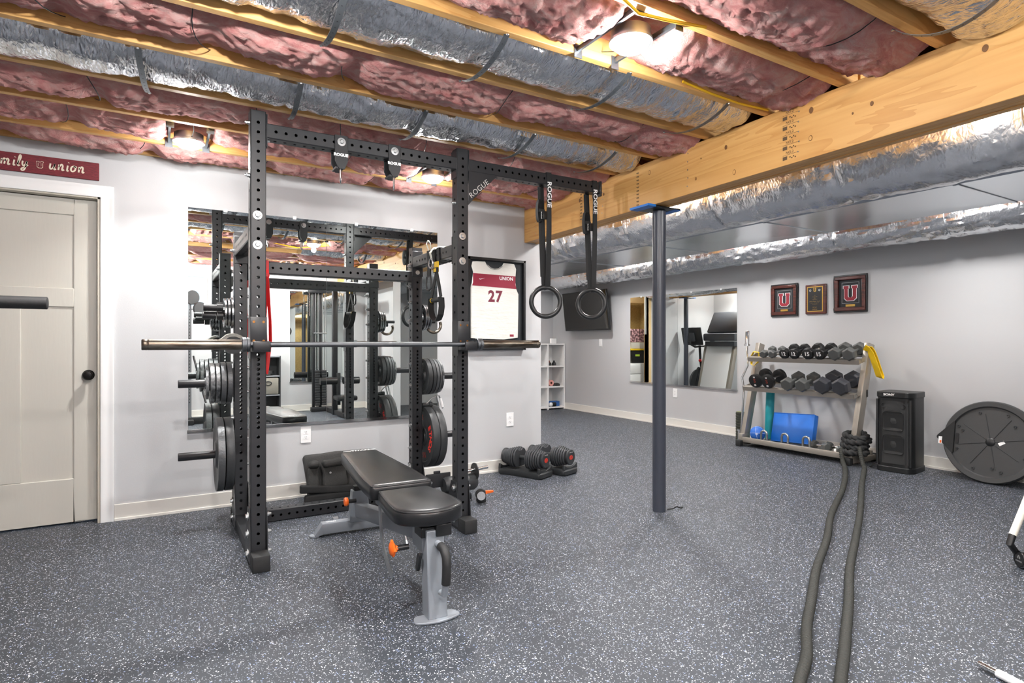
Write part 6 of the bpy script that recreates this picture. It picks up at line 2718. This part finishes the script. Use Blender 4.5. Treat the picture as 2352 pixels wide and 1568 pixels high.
mb.sph((2.64, 8.33, .78), .032, 14, 10)
mb.build('resistance_knob', m_red, t)
for x in (2.78, 1.98):
    mb = MB()
    mb.rbox((x, 8.37, .03), (.07, .30, .055), .01)
    mb.build('stabiliser', m_black, t)
mb = MB()
mb.tube([(2.36, 8.30, .33), (2.30, 8.26, .20)], .016, 8)
mb.rbox((2.30, 8.22, .19), (.10, .09, .03), .006)
mb.build('pedal', m_blackp, t)
mb = MB()
mb.tube([(2.36, 8.42, .33), (2.42, 8.46, .46)], .016, 8)
mb.rbox((2.42, 8.50, .47), (.10, .09, .03), .006)
mb.build('pedal', m_blackp, t)

# storage nook beyond the far wall
m_stud = mat('stud_wood', '#D8B887', .6, bump=(20, .05))
for x0, x1, z0, z1, nm in ((3.66, 3.72, 0, 2.08, 'trim_3'), (4.55, 4.61, 0, 2.08, 'trim_4')):
    sbox(nm, (x0, YF - .012, z0), (x1, YF + .13, z1), m_stud if x0 < 4 else m_white)
sbox('trim_5', (3.0, 9.55, 2.0), (4.9, 9.6, 2.12), m_stud)
cb = thing('storage_cabinet', 'white two-drawer cabinet in the storage room, seen in the far mirror', 'cabinet', (3.45, 9.35, 0))
mb = MB()
mb.rbox((3.45, 9.37, .36), (.78, .5, .72), .006)
mb.build('body', m_whitep, cb)
for z, h in ((.60, .18), (.27, .42)):
    mb = MB()
    mb.rbox((3.45, 9.112, z), (.74, .02, h), .005)
    mb.build('drawer', m_whitep, cb)
tt = thing('storage_tote', 'black storage tote with a yellow lid on the white cabinet in the storage room', 'tote', (3.5, 9.32, .722))
mb = MB()
mb.prism([(-.17, 0), (.17, 0), (.20, .26), (-.20, .26)], basis((1, 0, 0), (0, 0, 1), (0, 1, 0), (3.55, 9.15, .722)), .34)
mb.build('bin', m_blackp, tt, bevel=.01)
mb = MB()
mb.rbox((3.55, 9.32, 1.0), (.45, .38, .035), .01)
mb.build('lid', m_yel, tt)
mb = MB()
mb.b2((3.52, 9.148, .86), (3.64, 9.15, .90))
mb.build('label_sticker', mat('lime_label', '#A7C93A', .5), tt)
mb = MB()
mb.rbox((3.56, 9.32, 1.085), (.36, .32, .13), .006)
tag(mb.build('cardboard_box', mat('white_carton', '#DAD6CD', .6)), 'pale carton on the yellow tote lid in the storage room', 'box')
mb = MB()
mb.rbox((3.55, 9.32, 1.29), (.42, .34, .27), .008)
tag(mb.build('gift_box', mat('flower_print', '#E7B7BC', .6, var=(26, '#5A3A40', 1.6))), 'pink flower patterned box on top of the stack in the storage room', 'box')

# cable machine behind the camera, seen in the big mirror
t = thing('cable_machine', 'black cable machine with chrome guide rods and padded seat, seen in the rack mirror', 'exercise machine', (2.3, -.5, 0))
m_stack = mat('stack_iron', '#2A2B2D', .45)
mb = MB()
mb.rbox((2.40, -.42, 1.0), (.075, .09, 2.0), .006)
mb.build('main_column', m_black, t)
for x in (2.20, 2.31):
    mb = MB()
    mb.rbox((x, -1.02, 1.0), (.038, .06, 1.96), .005)
    mb.build('side_column', m_black, t)
for x in (2.232, 2.278, 2.342, 2.385):
    mb = MB()
    mb.tube([(x, -1.0, .1), (x, -1.0, 1.98)], .011, 10)
    mb.build('guide_rod', m_chrome, t)
mb = MB()
mb.rbox((2.28, -.98, 2.0), (.34, .08, .07), .006)
mb.rbox((2.40, -.62, 2.0), (.07, .8, .07), .006)
mb.build('top_frame', m_black, t)
for xs in (2.255, 2.364):
    for k in range(14):
        mb = MB()
        mb.rbox((xs, -1.0, .12 + k * .042), (.08, .12, .038), .004)
        mb.build('weight_block', m_stack, t)
    mb = MB()
    mb.rbox((xs, -1.0, 1.30), (.11, .05, .02), .003)
    mb.build('cross_plate', m_zinc, t)
mb = MB()
mb.rbox((2.32, -.98, .04), (.34, .1, .07), .006)
mb.rbox((2.42, -.40, .04), (.08, 1.1, .07), .006)
mb.build('base_frame', m_black, t)
mb = MB()
mb.rbox((2.45, .02, .30), (.30, .32, .075), .025)
mb.build('seat', m_leather, t)
mb = MB()
mb.rbox((2.44, .0, .15), (.07, .07, .25), .006)
mb.rbox((2.41, -.22, .42), (.05, .05, .5), .005)
mb.build('seat_post', m_black, t)
for s in (-1, 1):
    mb = MB()
    mb.tube([(2.42 + s * .05, -.18, .55), (2.42 + s * .30, -.18, .55)], .055, 18)
    mb.build('knee_pad', m_leather, t)


def chain(p0, p1, label):
    t = thing('hanging_chain', label, 'chain', p0, 0, 'steel chains on the cable machine')
    a, b = Vector(p0), Vector(p1)
    n = int((b - a).length / .021)
    for i in range(n):
        c = a.lerp(b, (i + .5) / n)
        mb = MB()
        pts = []
        for k in range(12):
            q = 2 * PI * k / 12
            o_ = Vector((math.cos(q) * .008, 0, math.sin(q) * .014)) if i % 2 else Vector((0, math.cos(q) * .008, math.sin(q) * .014))
            pts.append(c + o_)
        mb.tube(pts, .0032, 6, closed=True)
        mb.build('link', m_chrome, t)


chain((2.13, -.98, 1.99), (2.13, -.98, 1.58), 'steel chain hanging left of the cable machine columns in the mirror')
chain((2.50, -.50, 1.98), (2.50, -.50, 1.68), 'steel chain hanging right of the cable machine column in the mirror')

# cube organiser against the rear wall
t = thing('cube_organiser', 'dark three-cell cube organiser against the wall behind the camera', 'shelf', (1.48, -1.03, 0))
m_org = mat('dark_laminate', '#4A4B4D', .5)
for x in (1.30, 1.66):
    mb = MB()
    mb.b2((x - .009, -1.185, 0), (x + .009, -.88, .93))
    mb.build('side_panel', m_org, t)
for z in (.01, .31, .61, .92):
    mb = MB()
    mb.b2((1.309, -1.185, z - .009), (1.651, -.88, z + .009))
    mb.build('shelf_board', m_greyp, t)
mb = MB()
mb.b2((1.309, -1.185, .02), (1.651, -1.175, .91))
mb.build('back_board', m_org, t)
b_ = thing('fabric_bin', 'grey fabric bin in the middle cell of the dark cube organiser', 'bin', (1.48, -1.02, .32))
mb = MB()
mb.rbox((1.48, -1.02, .455), (.31, .28, .26), .012)
mb.build('bin_body', mat('grey_felt', '#8D8980', .9, bump=(200, .3)), b_)
mb = MB()
mb.torus((1.48, -.879, .50), (0, 1, 0), .03, .006, 20, 6, sx=1.6)
mb.build('bin_handle', m_blackp, b_)
t = thing('coiled_bands', 'coil of black bands in the top cell of the dark cube organiser', 'exercise band', (1.48, -1.0, .62))
mb = MB()
for k in range(4):
    mb.torus((1.47 + .01 * k, -1.0, .632 + k * .018), (0.1 * (k - 2), 0, 1), .09 - .008 * k, .012, 24, 8)
mb.build('band_coil', m_rub, t)
t = thing('push_up_stand', 'white arched grip handle in the bottom cell of the dark cube organiser', 'handle stand', (1.48, -.98, .02))
mb = MB()
mb.torus((1.48, -.95, .06), (0, 1, 0), .06, .018, 20, 10, 0, PI)
mb.build('arch', m_whitep, t)
mb = MB()
mb.rbox((1.48, -.95, .032), (.17, .08, .024), .008)
mb.build('foot', m_red, t)

# pulley tower just behind the camera
t = thing('pulley_tower', 'slim black cable tower with two large round pulleys, seen at the mirror edge', 'exercise machine', (.37, -.42, 0))
mb = MB()
mb.rbox((.37, -.42, .93), (.05, .06, 1.82), .005)
tp_ = mb.build('tower_post', m_greyp, t)
mb = MB()
for k in range(30):
    mb.lathe([(0, 0), (.007, 0), (.007, .001), (0, .001)], (.37, -.389, .3 + k * .045), (0, 1, 0), 8)
stuff(mb.build('post_holes', m_blackp, tp_))
for z, x, r in ((1.78, .40, .105), (1.62, .50, .10)):
    mb = MB()
    mb.lathe([(.02, -.02), (r * .95, -.02), (r, -.01), (r, .01), (r * .95, .02), (.02, .02)], (x, -.36, z), (.5, .86, 0), 30)
    mb.build('pulley_wheel', mat('pulley_grey', '#6D7073', .45), t)
mb = MB()
mb.tube([(.42, -.40, .95), (.50, -.15, .55), (.60, .18, .10), (.61, .22, .02)], .014, 10)
mb.build('strut', m_black, t)
mb = MB()
mb.rbox((.52, -.30, .05), (.55, .07, .09), .01)
mb.rbox((.37, -.42, .035), (.09, .5, .07), .01)
mb.build('base_bar', m_rub, t)
